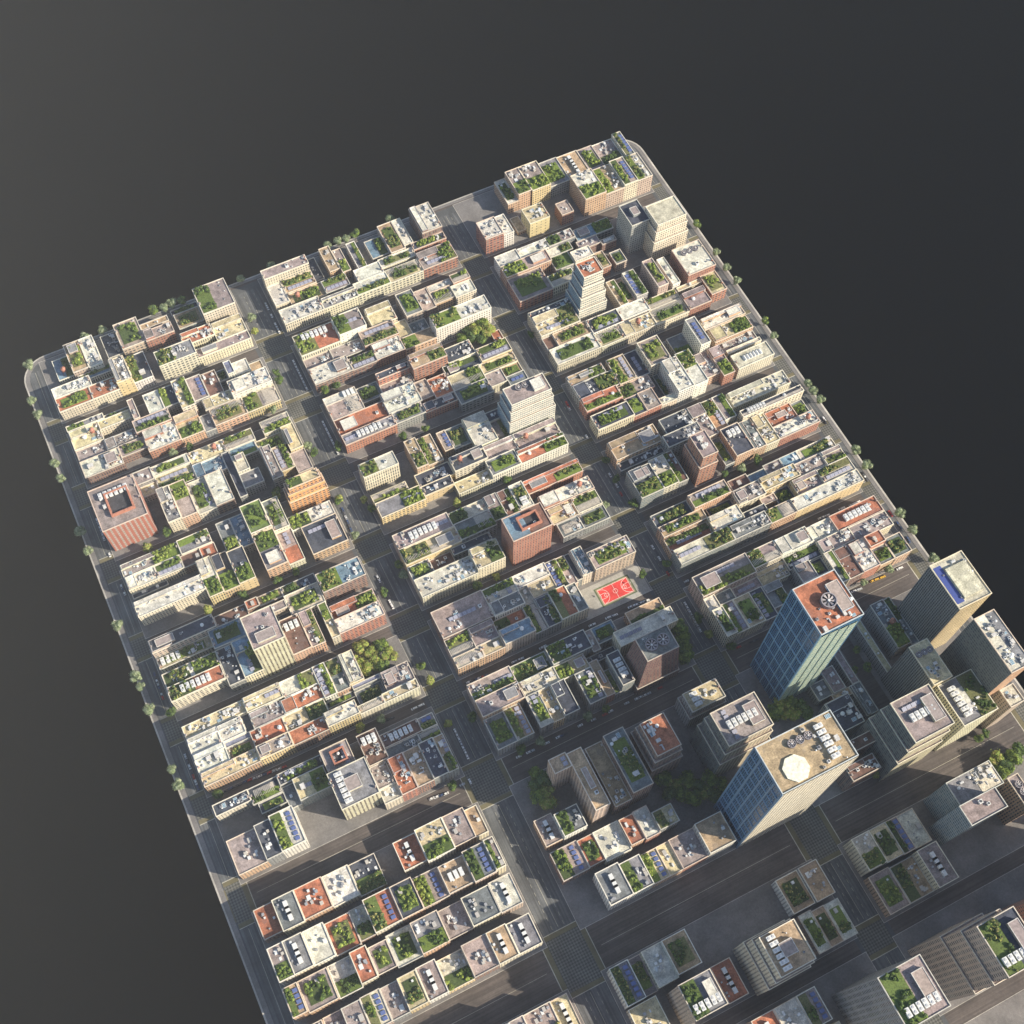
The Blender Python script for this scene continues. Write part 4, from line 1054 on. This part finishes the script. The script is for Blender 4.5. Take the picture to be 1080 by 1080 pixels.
269.0 197.1 300.0 214.0 36.0 e y 1 7 kC AW step2
219.8 173.4 241.1 201.9 62.0 n r 1 7 kW tN step3
192.9 159.5 210.7 209.8 45.0 n e 1 7 gC kN tS
178.0 158.6 192.8 210.4 30.0 n t 1 7 vC kS
159.2 159.3 171.9 208.5 52.0 k t 1 7 pC tS
144.1 198.3 159.0 210.3 52.0 k t 1 7 SE
406.7 163.4 413.2 195.0 15.0 e p 2 7 kS
388.5 163.7 400.4 185.1 15.0 e p 2 7 kC
374.4 163.6 388.3 178.6 13.0 e e 2 7 kC
369.6 130.2 391.4 156.5 32.0 e d 2 7 tC vC
385.9 156.8 402.4 163.3 14.0 n t 2 7 kC
402.5 135.1 413.7 163.2 15.0 e e 2 7 tN
437.6 159.1 443.2 208.1 17.0 e y 2 7 kC
367.6 111.4 389.2 120.7 42.0 n n 2 7 tC
355.2 92.5 381.3 105.4 34.0 n n 2 7 kE tW
389.5 90.1 424.7 124.4 98.0 L p 2 7 pE AC SN step3
442.1 87.2 474.2 123.4 72.0 c m 2 7 sC AW gE kS tS
489.2 84.4 502.4 100.1 62.0 k c 2 7 kC
474.6 161.6 505.1 202.4 112.0 D c 2 7 B vC
454.1 170.9 467.1 214.0 26.0 e e 2 7 gS wC kN
467.3 169.2 474.5 214.0 23.0 e e 2 7 gN kC
436.7 123.8 453.9 158.8 80.0 D y 2 7 F3N kS
474.3 100.3 492.9 148.5 122.0 E s 2 7 vC kW mE tS
409.5 38.2 449.9 57.9 58.0 H m 2 8 cE kN
401.3 21.7 434.1 38.1 74.0 H p 2 8 tC tN
456.9 12.3 466.8 40.1 52.0 o p 2 8 FC
'''
TREES_EDGE = [(30.6,387.5),(36,421),(43,437),(61.7,488),(66.7,504),(89,356.7),(108.3,351),(162,328),(172.8,325),(182.5,322.8),(192.8,320),(255,295),(346.4,258.3),(355.6,254.7),(365.3,252),(374,246.4),(286.7,279.7),(411.7,231),(88,559.6),(95,580),(144.4,714.5),(146.3,724),(157.3,747.6),(123.6,660.7),(180.5,811),(185,830),(732.5,238),(754.7,265.8),(764.4,282.5),(776,296.4),(805.6,339.4),(815.8,353.3),(851.3,405),(856.5,413.3),(863.6,421.8),(902,476.3),(913,491),(947.5,543),(959.8,559.3),(982,590)]
TREES_IN = [(180.7,750.8),(264.6,335.5),(267.9,347.8),(291.2,392.5),(294.5,401),(325.6,470),(331.5,476.5),(356.8,470.6),(356.8,527),(384.6,525.7),(391.8,536),(374,564.6),(405,624.3),(420.6,595.7),(426.5,605.5),(444,702.7),(452.4,717),(473,763.6),(497.8,756.5),(569,782),(549.4,791),(476.9,829),(639,747),(620,756.7),(639.3,485.4),(650.3,504.8),(638,532),(667.8,530.7),(703.5,594.4),(678,604.7),(736.6,651.4),(747,669),(200.3,471.7),(181.7,478),(155,577),(175.7,560.3),(287.7,432.3),(291.7,520.3),(292,518),(312,602.7),(292.7,612),(356.7,526),(218,643.3),(256.7,627.3),(154.7,576.7),(176.7,560.7),(480.7,529.7),(503.3,617.7),(522.7,608.3),(534.7,506),(342.7,411.3),(354.7,406),(448.7,452),(401,758),(381,767.3),(764.3,499.7),(798.7,485),(781,494),(911,613),(936.7,600),(771.7,681.7),(914.7,704),(901,706.7),(904,685),(1040,772.7),(1032,779),(425,460.5),(610,312),(560,352),(230,838),(925,815)]
GROVE_A = [(381,684),(392,690),(378,698),(402,682),(396,700),(410,692),(386,706),(404,704)]
GROVE_B = [(508.7,344),(502,350),(514,350),(497,356),(487,358),(506,358),(494,349)]
GROVE_C = [(823,745),(832,741),(842,745),(816,752),(828,752),(838,753),(848,752)]
GROVE_D = [(714,664),(718,673),(722,682),(714,684),(722,692)]
GROVE_E = [(566,816),(574,824),(564,830),(576,836),(568,842),(579,846)]
CARS = [((280,320),(283,326),3,'w'),((286,332),(287,334),1,'w'),((290,341),(295,351),4,'w'),((309,380),(324,411),10,'w'),((340,444),(357,479),9,'w'),((101.7,547),(110.3,569.7),6,'w'),((115.4,584.3),(116,586),1,'w'),
((162.7,710),(172,737),8,'m'),((127.5,617),(132,627),3,'m'),((194.5,795),(209.7,833),7,'m'),((397.5,607.5),(401,613.5),2,'w'),((410.7,633.7),(414.7,641),3,'w'),((479,769),(494,800),7,'w'),((360.7,535.3),(371,560.7),6,'m'),
((230,835),(302,808),14,'m'),((435,748),(446.3,742.7),4,'w'),((406,760),(415.7,756),2,'d'),((492.7,720),(514,712),6,'m'),((540.7,698.7),(551.3,694),4,'w'),((570,684),(575,681),2,'w'),((639.7,652),(650.3,648),4,'w'),
((663,640.7),(684.3,632.7),6,'w'),((622.3,660),(627,658),2,'w'),((545,799),(549,797),1,'w'),((556,794),(563,791),2,'w'),((575,784.5),(579,782.5),1,'w'),((587,778),(598,774),3,'m'),((610,766),(614,764),1,'w'),((624,760),(628,758),1,'w'),
((636,754.5),(640,752.5),1,'r'),((642,751),(646,749),1,'w'),((658,743),(664,740),1,'w'),((670,737.5),(686,730.5),4,'w'),((695,726),(697,725),1,'m'),((486,828),(492,826),2,'w'),((453,843),(473,836),4,'m'),
((722,635.3),(739,666),8,'w'),((642.7,500),(644,502),1,'w'),((650,511),(651,513),1,'w'),((654.6,520),(655.5,522),1,'r'),((597,424),(601,431),3,'r'),((618.8,460),(619,461),1,'w'),((688,576),(689,578),1,'w'),((695,588),(696,590),1,'w'),((704,604),(705,606),1,'r'),
((864,547),(874,543),4,'w'),((886,537),(890,535.5),2,'w'),((896.7,533),(906,529),5,'w'),((899,624),(908,621),4,'w'),((919,613),(933,608),5,'y'),((947,600),(951,598.7),2,'w'),((938,540),(941,543),2,'r'),((947,551),(951,557),3,'m'),((957,567),(959,571),2,'d'),
((867,440),(871,443),1,'w'),((869,443),(872,447),1,'d'),((910,498),(915,507),3,'m'),((778,682),(780,683),1,'r'),((791,678),(799.7,674),3,'m'),((829,568),(830,568),1,'w'),((722,614),(726,612),1,'w'),((763,765),(764,765),1,'w'),((600,430),(601,431),1,'w')]
GROVE_F = [(700,822),(712,828),(724,824),(736,830),(748,822),(760,828),(706,838),(730,842),(752,840),(742,836),(718,836)]
GROVE_G = [(1050,800),(1060,808),(1068,798),(1075,790),(1056,815)]
EXTRA = [(150,-4,176,22,70,'k','m','a'),(215,-6,244,24,84,'c','t','a'),(262,-70,296,-34,128,'e','p','a'),(336,-72,366,-36,140,'k','d','a'),(392,-74,422,-40,132,'b','m','a'),(446,-76,480,-42,150,'c','p','a'),(490,-70,516,-34,118,'y','k','a')]

# ------------------------------------------------------------------ buildings
ORD = ['first', 'second', 'third', 'fourth', 'fifth', 'sixth', 'seventh', 'eighth', 'ninth', 'tenth', 'eleventh', 'twelfth', 'thirteenth', 'fourteenth',
       'fifteenth', 'sixteenth', 'seventeenth', 'eighteenth', 'nineteenth', 'twentieth']
ORD += ['twenty-' + a for a in ORD[:9]] + ['thirtieth'] + ['thirty-' + a for a in ORD[:9]] + ['fortieth'] + ['forty-' + a for a in ORD[:9]]
COLN = ['left', 'middle', 'right']
R = []
for line in DATA.strip().split('\n'):
    t = line.split(); R.append(dict(b=[float(a) for a in t[:4]], h=float(t[4]), w=t[5], r=t[6], i=int(t[7]), j=int(t[8]), f=t[9:]))
rows = {}
for q in R:
    V = BV[q['j']]; cv = (q['b'][1] + q['b'][3]) / 2; q['row'] = 'far' if cv > (V[0] + V[1]) / 2 else 'near'
    rows.setdefault((q['i'], q['j'], q['row']), []).append(q)
for L in rows.values():
    L.sort(key=lambda q: (round(q['b'][0] + q['b'][2], 1), q['b'][1]))
    for n, q in enumerate(L): q['n'] = n
def kind(q):
    if q['h'] >= 44: return 'tower'
    if q['h'] <= 10.5: return 'courtyard' if any(f[0] == 'g' for f in q['f']) else 'annex'
    return 'building'
for q in R:
    q['k'] = kind(q); x0, y0, x1, y1 = q['b']; dist = math.sqrt(((x0 + x1) / 2) ** 2 + ((y0 + y1) / 2) ** 2 + CAMH ** 2)
    q['s'] = ((x1 - x0) * (y1 - y0) + .5 * q['h'] * (x1 - x0)) / dist ** 2
blds = sorted([q for q in R if q['k'] == 'building'], key=lambda q: -q['s'])
MERGED = set(id(q) for q in blds[300:])
def me_ch(c):
    mb = MB(); mb.box(-.5, -.8, 0, .5, .8, 2.4, c); mb.box(-.6, -.9, 2.4, .6, .9, 2.6, (.5, .48, .45)); mb.cyl(0, -.3, 2.6, 3.1, .2, .2, 6, (.3, .13, .08)); mb.cyl(0, .35, 2.6, 3.1, .2, .2, 6, (.3, .13, .08)); return mb.mesh('chimney', [M['paint']])
CHIM = [me_ch((.34, .14, .09)), me_ch((.5, .46, .4)), me_ch((.22, .13, .1))]
SINK = dict(grid=MB(), roof=MB(), trim=MB(), metal=MB(), turf=MB(), leaf=MB())
def label(q):
    adj = 'low' if q['h'] < 13 else 'mid height' if q['h'] < 22 else 'taller' if q['h'] < 44 else 'very tall' if q['h'] > 90 else 'tall'
    rf = 'garden' if any(f == 'gC' for f in q['f']) else RNAME[q['r']]
    noun = dict(tower='tower', building='building', courtyard='courtyard', annex='annex')[q['k']]
    return '%s %s %s, %s roof, %s from left, %s row, %s block, %s column' % (adj, WNAME[q['w']], noun, rf, ORD[min(19, q['n'])], q['row'], ORD[q['j']], COLN[q['i']])
GR_NAME = dict(tower='towers among the low blocks', building='low rise buildings filling the blocks', courtyard='planted courtyards between buildings', annex='low annexes between buildings')
for q in R:
    x0, y0, x1, y1 = q['b']; h = q['h'] + random.uniform(-.12, .12); f = q['f']; w, d = x1 - x0, y1 - y0
    wc, rc = vary(WALL[q['w']], .10, .04), vary(ROOF[q['r']], .10, .03)
    wall, roof, par = shell(x0, y0, x1, y1, h, wc, rc, f, q['w']); cx, cy = (x0 + x1) / 2, (y0 + y1) / 2
    q['o'] = None
    if id(q) in MERGED:
        for a, b in (('grid', wall), ('roof', roof), ('trim', par)):
            b.v = [(p[0] + cx, p[1] + cy, p[2]) for p in b.v]; SINK[a].add(b)
        fittings(None, w, d, h + .02, f, wc, SINK, cx, cy); continue
    o = thing(q['k'], label(q), {'tower': 'tower', 'building': 'building', 'courtyard': 'courtyard', 'annex': 'annex'}[q['k']], (cx, cy, 0), GR_NAME[q['k']])
    wall.build('wall', M[random.choice(SETW[q['w']])] if q['w'] not in ('G', 'J') else M['glass'], o)
    roof.build('roof', M['roof'], o); par.build('parapet', M['trim'], o)
    for nm_, mt_, tm_ in TERR: tm_.build(nm_, M[mt_], o)
    if w * d > 260 and not any(a[0] in 'gSAF' or a.startswith('step') for a in f) and random.random() < .7: f = f + ['vC', 'kE']
    if q['k'] == 'building' and not any(a[0] in 'gPSAFHB' and a[1:] in ('C', 'N', 'W', '') for a in f) and w > 8 and d > 8 and random.random() < .5 and not any(a.startswith('step') or a == 'court' or a == 'taper' for a in f):
        mb = MB(); sd_ = random.choice([(-.5, -.18, -.5, .5), (-.5, .5, .12, .5), (-.5, .1, .05, .5)]); hh = random.uniform(1.6, 3.4); c_ = vary(rc, .25)
        a0, a1, b0, b1 = sd_[0] * w + .7, sd_[1] * w, sd_[2] * d + .7, sd_[3] * d - .7
        mb.sides(a0, b0, a1, b1, h, h + hh, wc); mb.ring(a0, b0, a1, b1, h + hh, h + hh + .5, .4, tuple(.4 + .4 * a for a in wc)); mb.top(a0 + .1, b0 + .1, a1 - .1, b1 - .1, h + hh + .02, c_)
        mb.build('upper_storey', M['roof'], o)
    if q['k'] == 'building':
        for _ in range(random.choice([1, 2, 3])):
            mb_ = random.choice(CHIM); sx = random.choice([-1, 1]); link('chimney', mb_, o, (sx * (w / 2 - 1.3), random.uniform(-d / 2 + 1.5, d / 2 - 1.5), h))
    fittings(o, w, d, h + .02, f, wc)
    X, Y = w / 2, d / 2
    if 'court' in f:
        mb = MB(); c = WALL['t']; k = .24
        mb.ring(-X * .52 + X * .1, -Y * .55, X * .62, Y * .55, h, h + 3.4, 1.5, c); mb.build('penthouse', M['paint'], o)
        mb = MB(); mb.top(-X * .42, -Y * .5, X * .62, Y * .5, h + .1, (.05, .05, .06)); mb.build('terrace', M['roof'], o)
    if q['w'] == 'G':     # facade frame of the glass tower
        for nm, sx in (('west_mullion', 1),):
            mb = MB(); c = (.20, .36, .50)
            for a in range(6):
                yy = -Y + a * (2 * Y) / 5; mb.box(-X - .55, yy - .45, 0, -X + .05, yy + .45, h, c)
            for a in range(1, 9): z = h * a / 8.0 - 1; mb.box(-X - .5, -Y, z - .6, -X + .02, Y, z + .6, c, 0, True)
            mb.build('mullion', M['metal'], o)
        mb = MB()
        for a in range(4):
            u0 = -X + .5 + a * (2 * X - 1) / 4; u1 = u0 + (2 * X - 1) / 4 - 2.4
            mb.sides(u0, -Y - .7, u1, -Y + .05, 1, h - 3 - 2.0 * a, (.68, .76, .62))
        mb.build('glass_fin', M['glassp'], o)
    if q['w'] == 'J':
        mb = MB(); c = (.16, .27, .40)
        for a in range(5):
            yy = -Y + a * (2 * Y) / 4; mb.box(-X - .6, yy - .7, 0, -X + .05, yy + .7, h, c)
        for a in range(1, 13): z = h * a / 12.0 - 1; mb.box(-X - .5, -Y, z - .8, -X + .02, Y, z + .8, c, 0, True)
        mb.build('mullion', M['metal'], o)
        mb = MB(); mb.sides(-X, -Y - .5, X, -Y + .1, 0.2, h - .5, (.60, .55, .44)); mb.build('south_cladding', M['pairs'], o)
        mb = MB(); mb.cyl(-X * .42, -Y * .38, h, h + 1.3, 9.6, 9.6, 8, (.74, .73, .60), 0, True, .39); mb.ring
        mb.build('penthouse', M['paint'], o)
    if q['w'] == 'O':
        mb = MB()
        for z in (.56, .82): mb.box(-X - 2.6, -Y - 3.0, h * z - .4, X + 2.2, -Y - 1.7, h * z + .4, (.62, .42, .18), 0, True)
        mb.build('cornice', M['trim'], o)

# ------------------------------------------------------------------ the remaining, smaller buildings
def pjx(u, v, z):
    c, s = math.cos(YAW), math.sin(YAW); P = Vector((u, v, z - CAMH))
    Rm = (Matrix.Rotation(-YAW, 3, 'Z') @ Matrix.Rotation(PITCH, 3, 'X') @ Matrix.Rotation(ROLL, 3, 'Z')).transposed(); q = Rm @ P
    return 540 + FPX * q.x / -q.z, 540 - FPX * q.y / -q.z
random.seed(31)
occ = [q['b'] for q in R]
for n, (x0, y0, x1, y1, h, wk, rk, side) in enumerate(EXTRA):
    wc, rc = vary(WALL[wk], .08), vary(ROOF[rk], .08); wall, roof, par = shell(x0, y0, x1, y1, h, wc, rc, ['step3'] if n % 2 else [], wk)
    o = thing('tower', '%s tower below the boulevard, %s from left in the front high rises' % (WNAME[wk], ORD[n]), 'tower', ((x0 + x1) / 2, (y0 + y1) / 2, 0), 'towers of the front row')
    wall.build('wall', M[random.choice(SETW[wk])], o); roof.build('roof', M['roof'], o); par.build('parapet', M['trim'], o)
    for nm_, mt_, tm_ in TERR: tm_.build(nm_, M[mt_], o)
    fittings(o, x1 - x0, y1 - y0, h + .02, random.choice([['pC', 'AW', 'vE'], ['FN', 'pS', 'kE'], ['gW', 'pE', 'AS']]), wc); occ.append([x0 - 5, y0 - 5, x1 + 5, y1 + 5])
for i, (bx0, bx1) in enumerate(BU):
    for j, (by0, by1) in enumerate(BV):
        if j not in (0, 1, 6, 7, 8, 9): continue
        my = (by0 + by1) / 2 + random.uniform(-3, 3)
        bands = [(by0, my), (my, by1)] if by1 - by0 < 80 else [(by0, by0 + 27), (by0 + 31, by0 + 58), (by0 + 60, by0 + 88), (by0 + 92, by1)]
        for (ya, yb) in bands:
            x = bx0
            while x < bx1 - 6:
                ww = random.uniform(11, 24); xe = min(x + ww, bx1)
                if bx1 - xe < 6: xe = bx1
                if i == 2 and j == 7 and x < 434 and xe > 420: x = 434; continue
                X0, Y0, X1, Y1 = x + .1, ya + .1, xe - .1, yb - .1; x = xe
                h = random.uniform(12, 27)
                if ya > by0 + 1: Y0 += random.uniform(0, 3)
                if yb < by1 - 1: Y1 -= random.uniform(0, 3)
                if random.random() < .03: continue
                for b in occ:
                    if X0 < b[2] and X1 > b[0] and Y0 < b[3] and Y1 > b[1]: break
                else:
                    px, py = pjx((X0 + X1) / 2, Y1, h); qx, qy = pjx((X0 + X1) / 2, Y0, 0)
                    if j < 2 and qy > 226: continue
                    if j >= 6:
                        while py < 852 and Y1 - Y0 > 9: Y1 -= 2; px, py = pjx((X0 + X1) / 2, Y1, h)
                        if py < 852: continue
                    wk = random.choice('ccwwboonyke'); rk = random.choice('ssyrdmppttkce')
                    wc, rc = vary(WALL[wk], .1), vary(ROOF[rk], .1)
                    wall, roof, par = shell(X0, Y0, X1, Y1, h, wc, rc, [], wk); cx, cy = (X0 + X1) / 2, (Y0 + Y1) / 2
                    for a, b in (('grid', wall), ('roof', roof), ('trim', par)):
                        b.v = [(p[0] + cx, p[1] + cy, p[2]) for p in b.v]; SINK[a].add(b)
                    fe = random.choice([['gW', 'kE'], ['gC', 'tN'], ['kC'], ['SE', 'gW'], ['AC', 'vW'], ['vC', 'tE'], ['gS', 'kN']])
                    fittings(None, X1 - X0, Y1 - Y0, h + .02, fe, wc, SINK, cx, cy)
allb = MB(); order = ['grid', 'roof', 'trim', 'metal', 'turf', 'leaf']
for n, k in enumerate(order):
    s = SINK[k]; s.m = [n] * len(s.f); allb.add(s)
o = allb.build('small_buildings', [M[k] for k in order]); struct(o, 'stuff'); tag(o, 'smaller low rise buildings squeezed between the others and beyond the picture edge', 'buildings')

# ------------------------------------------------------------------ unprojection (only to read positions off the survey list)
def up(px, py, z=0.0):
    Rm = Matrix.Rotation(-YAW, 3, 'Z') @ Matrix.Rotation(PITCH, 3, 'X') @ Matrix.Rotation(ROLL, 3, 'Z')
    d = Rm @ Vector(((px - 540) / FPX, -(py - 540) / FPX, -1)); t = (z - CAMH) / d.z
    return d.x * t, d.y * t

# ------------------------------------------------------------------ trees
random.seed(5)
def plant(u, v, kind_, lab, grp, sc=1.0, z=0.15):
    o = thing('street_tree' if grp != 'grove' else 'courtyard_tree', lab, 'tree', (u, v, z), {'grove': 'trees of the courtyard groves'}.get(grp, grp))
    o.rotation_euler = (0, 0, random.uniform(0, 6.28)); o.scale = (sc, sc, sc * random.uniform(.9, 1.1))
    link('crown', TREES[kind_][0], o); link('trunk', TREES[kind_][1], o)
def clear(u, v):
    for it in range(3):
        for q in R:
            b = q['b']
            if q['h'] > 4 and b[0] - 3 < u < b[2] + 3 and b[1] - 3 < v < b[3] + 3:
                dd = [(u - b[0] + 3, (-1, 0)), (b[2] + 3 - u, (1, 0)), (v - b[1] + 3, (0, -1)), (b[3] + 3 - v, (0, 1))]
                dd.sort(); k, (ax, ay) = dd[0]; u += ax * k; v += ay * k
    return u, v
def near_words(u, v):
    i = min(range(3), key=lambda k: abs(sum(BU[k]) / 2 - u)); j = min(range(10), key=lambda k: abs(sum(BV[k]) / 2 - v))
    return i, j
cnt = {}
def nth(key):
    cnt[key] = cnt.get(key, 0) + 1; return ORD[min(48, cnt[key] - 1)]
tl = []
for (px, py) in TREES_EDGE: tl.append((px, py, 'edge'))
for (px, py) in TREES_IN: tl.append((px, py, 'in'))
tl.sort(key=lambda t: t[1])
for (px, py, w_) in tl:
    u, v = up(px, py, 7.0); 
    if w_ == 'edge':
        if v > 760: u, v = min(u, 520), 784.0
        elif u < 0: u = -126.2
        else: u = 537.5
        if u < -100 and v > 758: u, v = -117.5, 775.5
        side = 'far' if v > 760 else 'left' if u < 0 else 'right'
        k = random.choice([0, 3, 3, 3]); lab = '%s tree on the %s rim of the city model, %s from the top' % (TCOL[k], side, nth('e' + side))
        plant(u, v, k, lab, 'street trees along the rim', random.uniform(1.0, 1.3))
    else:
        u, v = clear(u, v); i, j = near_words(u, v); k = random.choice([0, 1, 2, 2, 3])
        lab = '%s street tree, %s from the top beside %s block, %s column' % (TCOL[k], nth('i%d%d' % (i, j)), ORD[j], COLN[i])
        plant(u, v, k, lab, 'street trees beside the blocks', random.uniform(.85, 1.15))
for gi, (lst, nm) in enumerate(((GROVE_A, 'grove by the lower left avenue'), (GROVE_B, 'grove behind the long white slab'), (GROVE_C, 'grove beside the blue glass tower'),
                                (GROVE_D, 'grove beside the fan topped tower'), (GROVE_E, 'grove at the bottom boulevard corner'), (GROVE_F, 'dark garden before the stepped towers'), (GROVE_G, 'verge of the lower right boulevard'))):
    for n, (px, py) in enumerate(lst):
        u, v = up(px, py, 8.0); k = random.choice([4, 5, 6] if gi else [4, 5, 5]); u, v = (clear(u, v) if gi not in (0, 1) else (u, v))
        plant(u, v, k, '%s tree, %s from the back in the %s' % (TCOL[k], ORD[n], nm), 'grove', random.uniform(1.0, 1.25), .15)

# ------------------------------------------------------------------ cars
def car_mesh(col):
    mb = MB(); g = (.03, .035, .045)
    mb.box(-2.25, -.9, .35, 2.25, .9, .95, col); 
    P = [(-1.75, -.8, .95), (1.25, -.8, .95), (1.25, .8, .95), (-1.75, .8, .95)]; T = [(-1.35, -.68, 1.5), (.65, -.68, 1.5), (.65, .68, 1.5), (-1.35, .68, 1.5)]
    for i in range(4):
        j = (i + 1) % 4; mb.face([P[i], P[j], T[j], T[i]], g)
    mb.face(T, col)
    for x in (-1.45, 1.4):
        for y in (-.92, .92):
            mb.face([(x + .36 * math.cos(a * .785), y, .36 + .36 * math.sin(a * .785)) for a in range(8)], (.02, .02, .02))
    mb.box(-2.2, -.85, .15, 2.2, .85, .36, (.04, .04, .04)); return mb.mesh('car', [M['metal']])
CARC = [('white', (.75, .76, .76)), ('silver', (.5, .52, .54)), ('black', (.03, .03, .035)), ('dark blue', (.04, .07, .16)), ('red', (.45, .04, .03)), ('yellow', (.62, .38, .04)), ('white', (.78, .77, .74)), ('dark grey', (.09, .09, .1))]
CARM = [car_mesh(c) for _, c in CARC]
random.seed(11); cc = {}
RDN = ['left rim avenue', 'second avenue', 'third avenue', 'right rim avenue']
cars = []
for (a, b, n, pal) in CARS:
    for k in range(n):
        t = (k + .5) / n; px, py = a[0] + (b[0] - a[0]) * t, a[1] + (b[1] - a[1]) * t; cars.append((px, py, pal, b))
cars.sort(key=lambda c: c[1])
for (px, py, pal, b) in cars:
    u, v = up(px, py, .8); ia = min(range(4), key=lambda k: abs(AVC[k] - u)); js = min(range(len(ST)), key=lambda k: abs(sum(ST[k]) / 2 - v))
    ci = {'w': random.choice([0, 0, 6, 1]), 'm': random.choice([0, 1, 2, 3, 4, 7, 6]), 'r': 4, 'y': 5, 'd': random.choice([2, 3, 7])}[pal]
    yrow = ST[js]; onst = yrow[0] - 1 < v < yrow[1] + 1 and not (AV[ia][0] < u < AV[ia][1])
    if onst:
        v = min(max(v, yrow[0] + 3.9), yrow[1] - 3.9); rz = 0.0; pass
        bi_ = min(range(3), key=lambda k: abs(sum(BU[k]) / 2 - u)); key = 's%d%d' % (js, bi_); seq = cc[key] = cc.get(key, 0) + 1
        lab = '%s car, %s in view on the %s, %s column' % (CARC[ci][0], ORD[min(48, seq - 1)], 'wide boulevard' if js == 7 else ORD[js] + ' cross street', COLN[bi_])
    else:
        x0, x1 = AVX[ia]; u = min(max(u, x0 + 1.6), x1 - 1.6); rz = math.pi / 2; bj = min(range(10), key=lambda k: abs(sum(BV[k]) / 2 - v)); key = 'a%d%d' % (ia, bj); seq = cc[key] = cc.get(key, 0) + 1
        lab = '%s car, %s from the top on the %s beside the %s block' % (CARC[ci][0], ORD[seq - 1], RDN[ia], ORD[bj])
    o = link('parked_car', CARM[ci], None, (u, v, .03), rz + random.choice([0, math.pi]) + random.uniform(-.02, .02)); tag(o, lab, 'car', 'cars parked along the kerbs')

# ------------------------------------------------------------------ haze
mb = MB(); mb.box(-1500, -1500, -4.0, 1700, 2200, 1001.5, (1, 1, 1), 0, True)
hm = bpy.data.materials.new('haze'); hm.use_nodes = True; hn = hm.node_tree; hn.nodes.clear()
ho = hn.nodes.new('ShaderNodeOutputMaterial'); hv = hn.nodes.new('ShaderNodeVolumePrincipled')
hv.inputs['Color'].default_value = (0.86, 0.92, 1.0, 1); hv.inputs['Density'].default_value = HAZE; hv.inputs['Anisotropy'].default_value = -0.45
hn.links.new(hv.outputs[0], ho.inputs['Volume'])
struct(mb.build('haze', hm), 'stuff')
